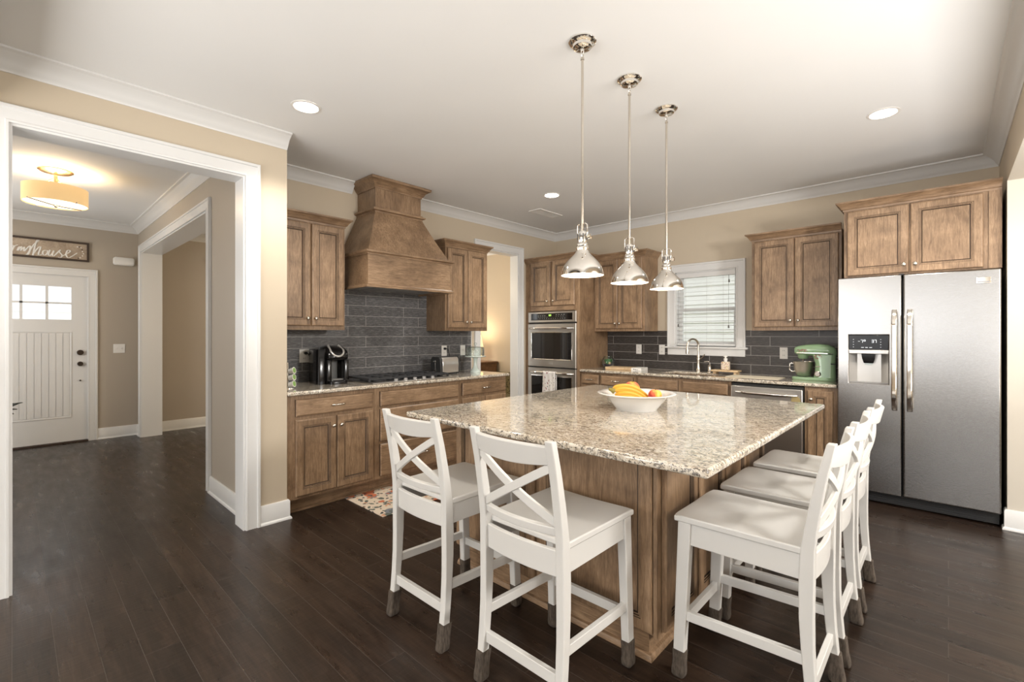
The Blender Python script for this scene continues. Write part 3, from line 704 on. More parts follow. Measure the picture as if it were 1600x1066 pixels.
M['leaf'] = mat('leaf', (.06,.20,.06), .5); M['leaf_dark'] = mat('leaf_dark', (.018,.022,.014), .5)
def leaf(b, p, d, L, W, lift):
    d = Vector(d).normalized(); s_ = d.cross(Vector((0,0,1))).normalized(); p = Vector(p); rows = []
    for i in range(6):
        t_ = i/5; c_ = p+d*L*t_+Vector((0,0,lift*math.sin(t_*1.6))); w_ = W*math.sin(PI*min(.98, t_*.9+.06))
        rows.append([tuple(c_-s_*w_), tuple(c_+Vector((0,0,-.15*w_))), tuple(c_+s_*w_)])
    b.loft(rows, 0, False, False)
lb = MB()
for k in range(22):
    a = k*2.4; r_ = .012+.03*random.random(); leaf(lb, (r_*math.cos(a), r_*math.sin(a), .047), (math.cos(a), math.sin(a), .5), .03+.014*random.random(), .012, .045)
pl_ = lb.build('foliage', M['leaf'], tg, smooth=60)
MB().lathe([(.0001,0),(.012,.0),(.016,.012),(.010,.026),(.0001,.03)], 10, (.040,-.03,.047)).build('pebble', M['board_wood'], tg, smooth=60)
mt = MB().box(-1.62, -1.15, 4.83, 5.10, .914, .919)
cloth('linen', (.62,.55,.42), (.70,.63,.50), 240)
tag(mt.build('drying_mat', M['linen'], bevel=.002), 'flat beige drying mat on the counter above the dishwasher', 'mat')
# stand mixer
mx = thing('stand_mixer', 'pale green stand mixer with steel bowl and flower decals', 'mixer', (-.905, 5.045, .914), math.radians(4))
M['mint'] = mat('mint', (.29,.44,.255), .18, coat=.5)
def rrect(cx, cy, hx, hy, z, n=6, r=.5):
    out = []
    for q, (sx_, sy_) in enumerate(((1,1),(-1,1),(-1,-1),(1,-1))):
        rx, ry = hx*r, hy*r
        rad = min(rx, ry)
        for i in range(n):
            a = PI/2*q + PI/2*i/(n-1); out.append((cx+sx_*(hx-rad)+rad*math.cos(a), cy+sy_*(hy-rad)+rad*math.sin(a), z))
    return out
MB().loft([rrect(0,0,.168,.095,0,6,.7), rrect(0,0,.172,.098,.006,6,.7), rrect(0,0,.172,.098,.022,6,.7), rrect(0,0,.166,.092,.030,6,.7)]).build('base', M['mint'], mx, smooth=50)
MB().loft([rrect(.085,0,.086,.078,.028,6,.6), rrect(.090,0,.080,.074,.08,6,.6), rrect(.090,0,.078,.068,.16,6,.6), rrect(.080,0,.092,.066,.235,6,.6)]).build('column', M['mint'], mx, smooth=50)
# head: lofted along x
hr = []
for (x_, hy_, zc_, hz_) in ((-.155,.018,.272,.016),(-.150,.040,.270,.030),(-.125,.058,.270,.043),(-.06,.066,.274,.052),(.03,.068,.276,.056),(.11,.066,.272,.056),(.155,.055,.262,.044),(.172,.030,.252,.024),(.176,.010,.250,.010)):
    ring = []
    for k in range(18):
        a = 2*PI*k/18; ca, sa = math.cos(a), math.sin(a)
        ring.append((x_, hy_*math.copysign(abs(ca)**.75, ca), zc_+hz_*math.copysign(abs(sa)**.75, sa)))
    hr.append(ring)
hd = MB().loft(hr).build('head', M['mint'], mx, smooth=60)
bnd = MB()
for s_ in (-1, 1): bnd.rail([(-.13, s_*.0585, .250), (-.06, s_*.0655, .250), (.03, s_*.0675, .250), (.11, s_*.0655, .247), (.15, s_*.056, .243)], (0,0,1), .007, .006)
bnd.build('trim_band', M['chrome'], hd)
MB().lathe([(.0001,.192),(.034,.194),(.042,.205),(.046,.236),(.0001,.236)], 20, (-.085,0,0)).build('attachment_hub', M['mint'], hd, smooth=50)
MB().tube([(-.085,0,.195),(-.085,0,.15)], .006, 8).build('beater_shaft', M['chrome'], hd)
bw = MB().lathe([(.0001,.031),(.042,.032),(.055,.040),(.074,.10),(.082,.165),(.085,.168),(.080,.168),(.072,.10),(.052,.043),(.0001,.040)], 28, (-.085,0,0)).build('mixing_bowl', M['steel_h'], mx, smooth=50)
MB().tube([(-.163,0,.150),(-.192,0,.145),(-.196,0,.09),(-.176,0,.07),(-.148,0,.075)], .006, 8).build('bowl_handle', M['chrome'], bw, smooth=60)
MB().lathe([(.0001,-.014),(.018,-.014),(.018,-.004),(.026,0),(.026,.010),(.0001,.010)], 20, (.035,-.082,.062), 'y').build('speed_dial', M['nickel'], mx, smooth=40)
mx.children[-1].scale = (1,1,1)
MB().tube([(.02,-.07,.128),(.055,-.075,.130)], .005, 8).build('release_lever', M['chrome'], mx)
MB().box(.125, .175, -.0675, -.064, .150, .158).build('nameplate', M['black_matte'], mx)
M['decal'] = mat('decal', (.30,.14,.11), .4)
fd = MB()
for k in range(34):
    u_ = random.random(); x_ = -.12+.075*u_ if k < 20 else .015+.05*random.random(); z_ = (.262+.022*random.random()) if k < 20 else .20+.035*random.random()
    y_ = -.0615-.004*u_ if k < 20 else -.0685
    r_ = .0035+.003*random.random()
    fd.lathe([(.0001,0),(r_,0),(r_,.002),(.0001,.002)], 6, (x_, y_-.002, z_), 'y')
lab(fd.build('flower_decal', M['decal'], mx), 'scattered red-brown flower decals')
# ================================================================ things on the range counter
cm = thing('coffee_maker', 'black single-cup coffee maker with silver-rimmed lid', 'coffee maker', (-3.90, 1.865, .914), PI/2+math.radians(-8))
M['recess_gray'] = mat('recess_gray', (.12,.12,.118), .5)
def rbox(cx, cy, hx, hy, z0, z1, r, m, name, par, taper=1.0, top=None):
    rs = [rrect(cx,cy,hx*taper,hy*taper,z0,6,r), rrect(cx,cy,hx,hy,z0+.012,6,r), rrect(cx,cy,hx,hy,z1-.012,6,r), rrect(cx,cy,hx*.94,hy*.94,z1,6,r)]
    return MB().loft(rs).build(name, m, par, smooth=45)
rbox(-.085, .03, .042, .12, .002, .295, .6, M['black_gloss'], 'water_tank', cm)
rbox(.035, .075, .092, .085, .002, .215, .5, M['black_gloss'], 'body', cm)
rbox(.035, 0, .088, .150, .0, .034, .6, M['black_gloss'], 'base', cm)
MB().lathe([(.0001,0),(.060,0),(.062,.006),(.0001,.007)], 24, (.035,-.075,.034)).build('drip_tray', M['gray_plastic'], cm, smooth=40)
hrs = []
for (y_, z0_, z1_, hx_) in ((-.135,.215,.235,.060),(-.125,.200,.262,.086),(-.085,.195,.298,.099),(-.02,.195,.318,.103),(.06,.195,.324,.103),(.13,.200,.318,.098),(.158,.215,.300,.080)):
    zc_ = (z0_+z1_)/2; hz_ = (z1_-z0_)/2
    hrs.append([(.035+hx_*math.copysign(abs(math.cos(2*PI*k/20))**.6, math.cos(2*PI*k/20)), y_, zc_+hz_*math.copysign(abs(math.sin(2*PI*k/20))**.6, math.sin(2*PI*k/20))) for k in range(20)])
hdm = MB().loft(hrs).build('brew_head', M['black_gloss'], cm, smooth=60)
pts = [(.035+.054*math.cos(a), -.098-.044*math.sin(a), .285-.050*math.sin(a)) for a in [PI*k/16 for k in range(17)]]
pts = [(.035+.044, .0, .324)] + pts + [(.035-.044, .0, .324)]
MB().tube(pts, .009, 8).build('lid_rim', M['silver_plastic'], hdm, smooth=60)
MB().loft([[(.035+.046*math.cos(a), .002-.018*math.sin(a), z_) for a in [PI*k/10 for k in range(11)]] for z_ in (.036,.198)]).build('cup_recess', M['recess_gray'], cm, smooth=40)
for s_ in (-1, 1): rbox(.035+s_*.072, -.045, .020, .085, .030, .205, .5, M['black_gloss'], 'side_pillar', cm)
# pod rack, mostly behind the wall end
pr = thing('pod_rack', 'small wire rack of coffee pods at the left end of the counter', 'rack', (-3.765, 1.468, .914))
MB().lathe([(.0001,0),(.055,0),(.055,.006),(.008,.010),(.006,.20),(.0001,.20)], 20).build('stand', M['chrome'], pr, smooth=40)
pod = MB().lathe([(.0001,0),(.018,0),(.024,.038),(.0265,.040),(.0265,.042),(.0001,.042)], 18)
M['pod_green'] = mat('pod_green', (.25,.42,.12), .4)
po = pod.build('coffee_pod', M['white_plastic'], smooth=40)
pf = MB().lathe([(.0001,.0422),(.020,.0422),(.020,.0432),(.0001,.0432)], 18).build('foil_lid', M['pod_green'], po, smooth=40)
names = ['white coffee pod with green lid, lowest in the wire rack', 'white coffee pod with green lid, middle of the wire rack', 'white coffee pod with green lid, top of the wire rack']
for k in range(3):
    q = po if k == 0 else copy_tree(po)
    q.location = (-3.757+.006, 1.474, .942+.052*k); q.rotation_euler = (math.radians(-10), math.radians(78), math.radians(28))
    tag(q, names[k], 'coffee pod', 'coffee pods in the rack')
ts = thing('toaster', 'brushed steel two-slice toaster with black ends', 'toaster', (-3.895, 3.135, .914), PI/2+math.radians(4))
M['toaster_steel'] = mat('toaster_steel', (.80,.78,.75), .28, 1)
ts_b = MB()
rs = []
for (x_, m_) in ((-.105,1),(.125,1)):
    rs.append([(x_, yy, zz) for yy, zz in ((-.075,.02),(.075,.02),(.076,.10),(.070,.160),(.052,.182),(-.052,.182),(-.070,.160),(-.076,.10))])
ts_b.loft(rs); ts_b.build('body', M['toaster_steel'], ts, bevel=.006)
ep = MB()
rs = [[(x_, yy*1.02, zz) for yy, zz in ((-.075,.016),(.075,.016),(.076,.10),(.070,.162),(.052,.185),(-.052,.185),(-.070,.162),(-.076,.10))] for x_ in (-.140, -.104)]
ep.loft(rs).build('end_panel', M['black_matte'], ts, bevel=.005)
rs = [[(x_, yy*1.02, zz) for yy, zz in ((-.075,.016),(.075,.016),(.076,.10),(.070,.162),(.052,.185),(-.052,.185),(-.070,.162),(-.076,.10))] for x_ in (.124, .140)]
MB().loft(rs).build('end_panel', M['black_matte'], ts, bevel=.005)
MB().box(-.13, .13, -.072, .072, .008, .022).build('base', M['black_matte'], ts)
for sx_ in (-1, 1):
    for sy_ in (-1, 1): MB().lathe([(.0001,0),(.010,0),(.010,.010),(.0001,.010)], 10, (sx_*.11, sy_*.055, 0)).build('foot', M['black_matte'], ts)
MB().box(-.10, .12, -.035, -.015, .1815, .1835).box(-.10, .12, .015, .035, .1815, .1835).build('bread_slots', M['black_matte'], ts)
MB().box(-.1415, -.139, -.004, .004, .05, .15).build('lever_track', M['chrome'], ts); MB().box(-.155, -.140, -.018, .018, .135, .146).build('lever', M['chrome'], ts, bevel=.003)
MB().lathe([(.0001,-.152),(.013,-.152),(.013,-.139),(.0001,-.139)], 14, (0,0,.045), 'x').build('dial', M['chrome'], ts, smooth=40)
cs = thing('cake_stand', 'pale ceramic pedestal cake stand with a clear glass dome', 'cake stand', (-3.84, 3.515, .914))
M['celadon'] = mat('celadon', (.58,.66,.62), .15, coat=.5)
MB().lathe([(.0001,0),(.058,0),(.060,.008),(.050,.022),(.030,.045),(.020,.08),(.019,.12),(.026,.158),(.055,.168),(.112,.170),(.118,.176),(.116,.182),(.0001,.180)], 32).build('stand', M['celadon'], cs, smooth=50)
MB().lathe([(.100,.183),(.101,.24),(.098,.268),(.085,.281),(.03,.286),(.0001,.287),(.0001,.284),(.03,.283),(.084,.278),(.095,.266),(.098,.24),(.097,.183)], 36).build('glass_dome', M['glass_clear'], cs, smooth=50)
MB().lathe([(.0001,.286),(.008,.288),(.007,.298),(.016,.306),(.019,.316),(.014,.326),(.0001,.330)], 18).build('dome_knob', M['glass_clear'], cs, smooth=60)
# ================================================================ outlets and switches
def outlet(label, loc, rz, kind='outlet', wd=.072, group=None, plug=False):
    t = thing('wall_outlet' if kind == 'outlet' else 'light_switch', label, 'outlet' if kind == 'outlet' else 'light switch', loc, rz, group)
    box(-wd/2, wd/2, -.006, 0, -.058, .058).build('plate', M['white_plastic'], t, bevel=.002)
    if kind == 'outlet':
        for s_ in (-1, 1):
            box(-.016, .016, -.0075, -.005, s_*.024-.015, s_*.024+.015).build('socket', M['white_plastic'], t, bevel=.003)
            q = MB().box(-.008, -.0055, -.0082, -.0074, s_*.024-.004, s_*.024+.008).box(.0055, .008, -.0082, -.0074, s_*.024-.004, s_*.024+.008)
            q.build('slots', M['slot_dark'], t)
    else:
        n_ = 2 if wd > .1 else 1
        for k in range(n_):
            xx = (k-(n_-1)/2)*.046
            MB().box(xx-.005, xx+.005, -.014, -.005, -.006, .012).build('toggle', M['white_plastic'], t, bevel=.002)
    return t
outlet('white outlet beside the coffee maker with black plug', (XR+.009, 1.750, 1.146), PI/2, wd=.085)
outlet('white outlet above the toaster with black plug', (XR+.009, 3.306, 1.150), PI/2)
outlet('white single switch plate behind the cake stand', (XR+.009, 3.580, 1.150), PI/2, 'switch')
outlet('white outlet nearer the oven tower on the sink wall', (-2.816, YB-.009, 1.150), 0)
outlet('white outlet just left of the window sill', (-2.513, YB-.009, 1.150), 0)
outlet('white outlet between the window and the green mixer', (-1.217, YB-.009, 1.144), 0)
outlet('white double switch plate on the foyer wall beside the front door', (XD, .955, 1.15), PI/2, 'switch', .118)
cd = MB().tube([(XR+.018,1.758,1.170),(XR+.036,1.758,1.170)], .013, 10).tube([(XR+.034,1.758,1.170),(XR+.042,1.772,1.165),(XR+.035,1.80,1.12),(XR+.03,1.825,1.03),(XR+.03,1.838,.95)], .0045, 8)
tag(cd.build('power_cord', M['black_matte'], smooth=60), 'black plug and cord running down behind the coffee maker', 'cord')
cd = MB().tube([(XR+.018,3.306,1.174),(XR+.036,3.306,1.174)], .013, 10).tube([(XR+.034,3.306,1.174),(XR+.042,3.33,1.172),(XR+.042,3.35,1.14),(XR+.04,3.36,1.09),(XR+.05,3.33,.95)], .0045, 8)
tag(cd.build('power_cord', M['black_matte'], smooth=60), 'black plug and cord dropping behind the toaster', 'cord')
# ================================================================ sink window and blind
wn = bpy.data.objects.new('window_1', None); COL.objects.link(wn); wn['kind'] = 'structure'; wn.location = (0, YB, 0)
wc = MB().sweep([(WX0, WZ0), (WX0, WZ1), (WX1, WZ1), (WX1, WZ0)], CAS, lambda a, b_, c_: (a, -c_, b_)).build('window_casing', M['trim_white'], wn, smooth=35)
MB().box(WX0-.115, WX1+.115, -.042, .06, WZ0-.022, WZ0).build('window_sill', M['trim_white'], wn, bevel=.006)
MB().box(WX0-.088, WX1+.088, -.020, -.0, WZ0-.100, WZ0-.022).build('apron', M['trim_white'], wn, bevel=.003)
jb = MB().box(WX0, WX0+.012, 0, .14, WZ0, WZ1).box(WX1-.012, WX1, 0, .14, WZ0, WZ1).box(WX0, WX1, 0, .14, WZ1-.012, WZ1).box(WX0, WX1, .06, .14, WZ0, WZ0+.014)
jb.build('jamb', M['trim_white'], wn)
def sash(z0, z1, y0, y1):
    s_ = .042; b = MB().box(WX0+.012, WX0+.012+s_, y0, y1, z0, z1).box(WX1-.012-s_, WX1-.012, y0, y1, z0, z1).box(WX0+.012+s_, WX1-.012-s_, y0, y1, z0, z0+s_).box(WX0+.012+s_, WX1-.012-s_, y0, y1, z1-.03, z1)
    o = b.build('sash', M['trim_white'], wn)
    MB().box(WX0+.05, WX1-.05, (y0+y1)/2-.002, (y0+y1)/2+.002, z0+.04, z1-.028).build('pane', M['pane'], o)
sash(WZ0+.014, 1.632, .072, .100); sash(1.600, WZ1-.012, .102, .130)
bl = thing('window_blind', 'white horizontal slat blind with pull cords over the sink window', 'blind', ((WX0+WX1)/2, YB, 0))
hwB = (WX1-WX0)/2-.015
MB().box(-hwB, hwB, -.008, .050, 1.985, WZ1-.014).build('valance', M['trim_white'], bl, bevel=.004)
sl = MB(); nS = 15
for k in range(nS):
    z_ = 1.965-.0485*k; tl = .0035
    sl.add([(-hwB,.002,z_-tl),(hwB,.002,z_-tl),(hwB,.050,z_+tl),(-hwB,.050,z_+tl),(-hwB,.002,z_-tl+.003),(hwB,.002,z_-tl+.003),(hwB,.050,z_+tl+.003),(-hwB,.050,z_+tl+.003)], [(0,3,2,1),(4,5,6,7),(0,1,5,4),(1,2,6,5),(2,3,7,6),(3,0,4,7)])
sl.build('slats', M['trim_white'], bl)
MB().box(-hwB, hwB, .004, .048, 1.206, 1.228).build('bottom_rail', M['trim_white'], bl, bevel=.003)
lc = MB()
for x_ in (-.22, .02, .20): lc.tube([(x_,.001,1.99),(x_,.001,1.22)], .0013, 6)
lc.build('ladder_cords', mat('cord_gray', (.45,.44,.42), .7), bl)
for (x_, z_) in ((.262,1.93),(.258,1.43),(-.305,1.45)):
    q = MB().tube([(x_,-.003,1.99),(x_,-.003,z_+.01)], .0013, 6).lathe([(.0001,-.028),(.009,-.026),(.006,.006),(.0001,.008)], 10, (x_,-.003,z_))
    q.build('pull_cord', mat('tassel', (.12,.11,.10), .6), bl, smooth=50)
# neighbouring house seen through the panes
nh = thing('neighbouring_house', 'pale sided house outside the sink window', 'house', (-1.6, 9.2, 0))
M['siding'] = mat('siding', (.74,.73,.70), .8)
q = MB()
for k in range(26): q.add([(-5,0,-.6+.18*k),(5,0,-.6+.18*k),(5,.025,-.6+.18*(k+1)),(-5,.025,-.6+.18*(k+1)),(-5,.03,-.6+.18*k),(5,.03,-.6+.18*k)], [(0,1,2,3),(0,4,5,1)])
q.box(-5, 5, .03, .2, -.6, 4.1); q.build('wall', M['siding'], nh)
MB().box(-5.2, 5.2, -.5, .4, 2.9, 3.1).build('eave', M['trim_white'], nh)
tag(MB().box(-40, 40, 5.66, 60, -.5, -.4).build('lawn', mat('lawn', (.25,.3,.16), .9)), 'pale lawn outside the sink window', 'lawn')['kind'] = 'structure'
# ================================================================ front door
fd_ = bpy.data.objects.new('door_1', None); COL.objects.link(fd_); fd_['kind'] = 'structure'; fd_.location = (XD, FY0, 0); fd_.rotation_euler = (0,0,PI/2)
DW = FY1-FY0
gx0, gx1, gz0, gz1 = .12, DW-.15, 1.515, 1.915
xs = [.004, gx0, gx1, DW-.004]; zs = [.02, gz0, gz1, FZ-.004]
ldr = MB(); vt = [(x, y, z) for y in (.012, .056) for z in zs for x in xs]; fs = []
for j in range(3):
    for i in range(3):
        if i == 1 and j == 1: continue
        fs.append((lid(i,j,0), lid(i+1,j,0), lid(i+1,j+1,0), lid(i,j+1,0))); fs.append((lid(i,j+1,1), lid(i+1,j+1,1), lid(i+1,j,1), lid(i,j,1)))
for i in range(3):
    fs += [(lid(i,0,1), lid(i+1,0,1), lid(i+1,0,0), lid(i,0,0)), (lid(i,3,0), lid(i+1,3,0), lid(i+1,3,1), lid(i,3,1)),
           (lid(0,i,0), lid(0,i+1,0), lid(0,i+1,1), lid(0,i,1)), (lid(3,i,1), lid(3,i+1,1), lid(3,i+1,0), lid(3,i,0))]
fs += [(lid(1,1,0), lid(1,1,1), lid(2,1,1), lid(2,1,0)), (lid(1,2,1), lid(1,2,0), lid(2,2,0), lid(2,2,1)), (lid(1,1,1), lid(1,1,0), lid(1,2,0), lid(1,2,1)), (lid(2,1,0), lid(2,1,1), lid(2,2,1), lid(2,2,0))]
ldr.add(vt, fs); ldr.build('door_leaf', M['trim_white'], fd_)
# raised border around the plank panel, and the planks
pf_ = MB().sweep([(gx0, .315), (gx1, .315), (gx1, 1.365), (gx0, 1.365)], [(0,0),(0,.008),(.012,.004),(.016,0)], lambda a, b_, c_: (a, .0125-c_, b_), True).build('panel_molding', M['trim_white'], fd_)
pk = MB(); npk = 10; pw = (gx1-gx0-.03)/npk
for k in range(npk): pk.box(gx0+.015+pw*k+.003, gx0+.015+pw*(k+1)-.003, .007, .0125, .332, 1.348)
pk.build('plank_panel', M['trim_white'], fd_)
mu = MB()
for k in (1, 2): xx = gx0+(gx1-gx0)*k/3; mu.box(xx-.012, xx+.012, .012, .056, gz0, gz1)
mu.box(gx0, gx1, .012, .056, (gz0+gz1)/2-.010, (gz0+gz1)/2+.010)
mu.build('glazing_bars', M['trim_white'], fd_)
MB().box(gx0, gx1, .032, .036, gz0, gz1).build('pane', M['pane'], fd_)
M['bronze'] = mat('bronze', (.06,.045,.035), .3, .8)
for z_, r_ in ((1.108,.030),(.968,.026)):
    q = MB().lathe([(.0001,-.02),(r_,-.02),(r_*1.1,-.006),(r_*1.1,.012),(.0001,.012)], 20, (DW-.07,0,z_), 'y').build('deadbolt' if z_ > 1 else 'door_knob', M['bronze'], fd_, smooth=40)
MB().lathe([(.0001,-.004),(.009,-.004),(.009,.012),(.0001,.012)], 12, (DW-.07,0,.76), 'y').build('door_viewer', M['bronze'], fd_)
MB().box(0, DW, -.03, .10, .0, .018).build('threshold', M['frame_dark'], fd_)
MB().sweep([(0, 0), (0, FZ), (DW, FZ), (DW, 0)], CAS, lambda a, b_, c_: (a, -c_, b_)).build('door_casing', M['trim_white'], fd_, smooth=35)
q = MB().box(-.002, .004, 0, .15, 0, FZ).box(DW-.004, DW+.002, 0, .15, 0, FZ).box(0, DW, 0, .15, FZ-.004, FZ+.002); q.build('door_jamb', M['trim_white'], fd_)
nh = thing('house_across', 'grey roofed house across the street through the front door glass', 'house', (-30, -.5, 0))
q = MB().box(0, 6, -14, 14, -1, 2.4); q.build('wall', M['siding'], nh)
M['shingle'] = mat('shingle', (.50,.50,.50), .9)
MB().add([(6.4,-14.5,2.3),(6.4,14.5,2.3),(2,14.5,6),(2,-14.5,6),(6.4,-14.5,2.15),(6.4,14.5,2.15)], [(0,1,2,3),(4,5,1,0)]).build('roof', M['shingle'], nh)
# sign above the front door
sg = thing('farmhouse_sign', 'framed wooden farmhouse sign with white script over the front door', 'sign', (XD, FY0, 0), PI/2)
SY0, SY1, SZ0, SZ1 = -.02, .925, 2.240, 2.478
MB().box(SY0, SY1, -.012, -.001, SZ0, SZ1).build('board', M['sign_wood'], sg)
MB().sweep([(SY0, SZ0), (SY0, SZ1), (SY1, SZ1), (SY1, SZ0)], [(-.022,0),(-.022,.026),(.0,.026),(0,0)], lambda a, b_, c_: (a, -c_, b_), True).build('frame', M['frame_dark'], sg)
th = math.radians(43.05)
def sign_pt(u, v):     # letter strokes laid out on the board's own plane (local x, local z)
    return (u, v)
STROKES = [ # in board units: x 0..1 over the visible right part, z up
 [(150,372),(180,345),(215,318),(200,318),(165,345),(150,385),(170,400),(215,350)], [(190,425),(215,375),(240,318)], [(205,395),(250,325),(300,308)],
 [(288,400),(310,350),(330,335)], [(300,400),(350,338),(362,345),(345,402)], [(345,402),(395,345),(408,352),(395,405),(420,395)],
 [(412,402),(495,322),(502,368),(482,440),(452,466),(440,452)], [(450,466),(560,305),(640,238),(622,226),(590,292),(548,475)],
 [(560,440),(640,346),(676,342),(642,440),(652,468),(692,456)], [(770,390),(725,396),(710,440),(735,468),(776,450),(796,410),(770,390),(805,402)],
 [(832,385),(806,450),(826,476),(870,440),(896,396)], [(896,396),(870,460),(890,482),(920,460)], [(918,462),(1002,382),(986,412),(1032,470),(1002,506),(962,496)],
 [(1030,482),(1095,450),(1162,410),(1150,384),(1114,400),(1100,460),(1130,506),(1182,490),(1282,430)],
 [(-60,330),(-20,200),(30,180),(0,280),(-40,470),(-80,480)], [(-50,330),(40,310)], [(100,350),(60,370),(50,420),(90,440),(120,360),(115,430),(150,372)]]
def px_to_board(u, v):
    # bottom/top edges of the board in the crop are slanted lines; convert to board coordinates
    px = u/10.667; py = 355+v/10.667
    yl = (px-14)/(139-14)     # 0..1 from the casing edge to the right end of the frame
    # perspective-correct position along the wall
    d0, d1 = 1/5.745, 1/6.205
    s_ = yl*d1/((1-yl)*d0+yl*d1) if True else yl
    zt = 369+(380.3-369)*yl; zb = 400+(409-400)*yl
    return (.238+(.925-.238)*s_, SZ1-(py-zt)/(zb-zt)*(SZ1-SZ0))
lt = MB()
for k, st in enumerate(STROKES):
    pts = []
    P_ = [px_to_board(*p) for p in st]
    for i in range(len(P_)-1):      # Catmull-Rom through the stroke points
        p0 = P_[max(i-1,0)]; p1 = P_[i]; p2 = P_[i+1]; p3 = P_[min(i+2,len(P_)-1)]
        for j in range(5):
            t_ = j/5; pts.append(tuple(.5*((2*b1)+(-a1+c1)*t_+(2*a1-5*b1+4*c1-d1_)*t_**2+(-a1+3*b1-3*c1+d1_)*t_**3) for a1, b1, c1, d1_ in zip(p0, p1, p2, p3)))
    pts.append(P_[-1])
    rr_ = []
    for i in range(len(pts)):
        dz = pts[min(i+1,len(pts)-1)][1]-pts[max(i-1,0)][1]; dx = pts[min(i+1,len(pts)-1)][0]-pts[max(i-1,0)][0]
        rr_.append(.0035+.0055*max(0, abs(dz)/(math.hypot(dx,dz)+1e-6))**2*(1 if k > 5 else .7))
    lt.tube([(a, -.012, b_) for a, b_ in pts], rr_, 8)
lab(lt.build('lettering', M['white_plastic'], sg, smooth=60), 'white brush-script lettering')
wr_ = MB()
for (u, v) in ((1285,330),(1320,330),(1345,345),(1365,375),(1370,405),(1385,440),(1370,475),(1330,505),(1300,515)):
    a, b_ = px_to_board(u, v); wr_.lathe([(.0001,0),(.007,0),(.007,.003),(.0001,.003)], 8, (a, -.015, b_), 'y', random.choice((0,0,1)), sx=1, sy=1.0)
lab(wr_.build('wreath', [M['white_plastic'], M['frame_dark']], sg), 'small leafy wreath')
q = thing('door_chime', 'white rounded door chime box on the foyer wall', 'door chime', (XD, 1.0, 2.285), PI/2)
MB().loft([[(x_, y_, z_) for x_, y_, z_ in rr_] for rr_ in [[(p[0], -.002, p[1]) for p in rrect(0,0,.108,.052,0,6,.55)], [(p[0], -.036, p[1]) for p in rrect(0,0,.108,.052,0,6,.55)], [(p[0], -.045, p[1]) for p in rrect(0,0,.098,.043,0,6,.55)]]]).build('cover', M['white_plastic'], q, smooth=40)
# dark plant by the front door, mostly hidden by the opening's casing
pt = thing('potted_plant', 'dark leafed plant beside the front door, cut off by the white casing', 'plant', (-7.16, -.150, 0))
MB().lathe([(.0001,0),(.10,0),(.13,.30),(.14,.33),(.12,.33),(.11,.30),(.0001,.30)], 24).build('pot', M['black_matte'], pt, smooth=40)
q = MB()
for (a, L, W_, z_, lift) in ((.75,.28,.022,.625,.004),(.70,.245,.060,.545,-.02),(.9,.235,.055,.585,-.02),(.6,.24,.02,.72,.0),(2.2,.28,.05,.50,.1),(3.4,.3,.05,.48,.12),(4.5,.28,.05,.52,.1),(5.5,.20,.05,.52,.1)):
    leaf(q, (0,0,z_), (math.cos(a), math.sin(a), 0), L, W_, lift)
q.tube([(0,0,.28),(0,0,.73)], .012, 8); lf = q.build('foliage', M['leaf_dark'], pt, smooth=60); sd = lf.modifiers.new('s', 'SOLIDIFY'); sd.thickness = .006
# curtain rod in the dining room
cr = thing('curtain_rod', 'dark curtain rod with finial on the dining room wall', 'curtain rod', (XD+.07, 0, 2.40))
MB().tube([(0,2.02,0),(0,4.6,0)], .011, 10).build('rod', M['bronze'], cr, smooth=60)
MB().lathe([(.0001,-.075),(.010,-.07),(.026,-.045),(.024,-.02),(.012,-.012),(.018,-.004),(.0001,0)], 14, (0,2.02,0), 'y').build('finial', M['bronze'], cr, smooth=60)
for y_ in (2.12, 4.5): MB().tube([(0,y_,0),(-.068,y_,0)], .008, 8).build('bracket', M['bronze'], cr)
# ================================================================ dining room beyond the doorway
sdb = thing('sideboard', 'brown wooden sideboard in the room beyond the doorway', 'sideboard', (-6.75, 5.05, 0))
box(0, 1.30, 0, .42, .08, .86).build('body', M['sideboard_wood'], sdb, bevel=.004); box(-.02, 1.32, -.02, .43, .86, .89).build('top', M['sideboard_wood'], sdb, bevel=.004)
for x_ in (.02, 1.23):
    for y_ in (.02, .35): box(x_, x_+.05, y_, y_+.05, 0, .08).build('leg', M['sideboard_wood'], sdb)
for k in range(3): door(sdb, .03+.42*k, .14, .40, .68, 'rt')
lm = thing('table_lamp', 'glowing table lamp on the sideboard beyond the doorway', 'lamp', (-5.72, 5.24, .89))
MB().lathe([(.0001,0),(.06,0),(.06,.012),(.02,.03),(.035,.10),(.02,.20),(.012,.26),(.0001,.26)], 20).build('base', M['bronze'], lm, smooth=50)
M['lampshade_warm'] = mat('lampshade_warm', (.9,.75,.5), .8, emit=(1,.72,.36), es=.9)
MB().lathe([(.13,.24),(.09,.44),(.088,.44),(.128,.24)], 28).build('lamp_shade', M['lampshade_warm'], lm, smooth=50)
l = bpy.data.lights.new('table_lamp_light', 'POINT'); l.energy = 3.5; l.color = (1,.76,.46); l.shadow_soft_size = .05
o = bpy.data.objects.new('table_lamp_light', l); COL.objects.link(o); o.location = (-5.72, 5.24, 1.40)
l = bpy.data.lights.new('dining_warm_light', 'POINT'); l.energy = 46; l.color = (1,.84,.62); l.shadow_soft_size = .15  # unseen warm point light in the dining room, no fixture built
o = bpy.data.objects.new('dining_warm_light', l); COL.objects.link(o); o.location = (-5.6, 3.6, 2.1)
ac = thing('upholstered_chair', 'olive patterned chair glimpsed beyond the counter end', 'chair', (-4.78, 4.93, 0), math.radians(30))
box(-.28, .28, -.27, .27, .28, .44).build('seat', M['olive_print'], ac, bevel=.04, seg=3); box(-.28, .28, .18, .30, .36, .76).build('backrest', M['olive_print'], ac, bevel=.04, seg=3)
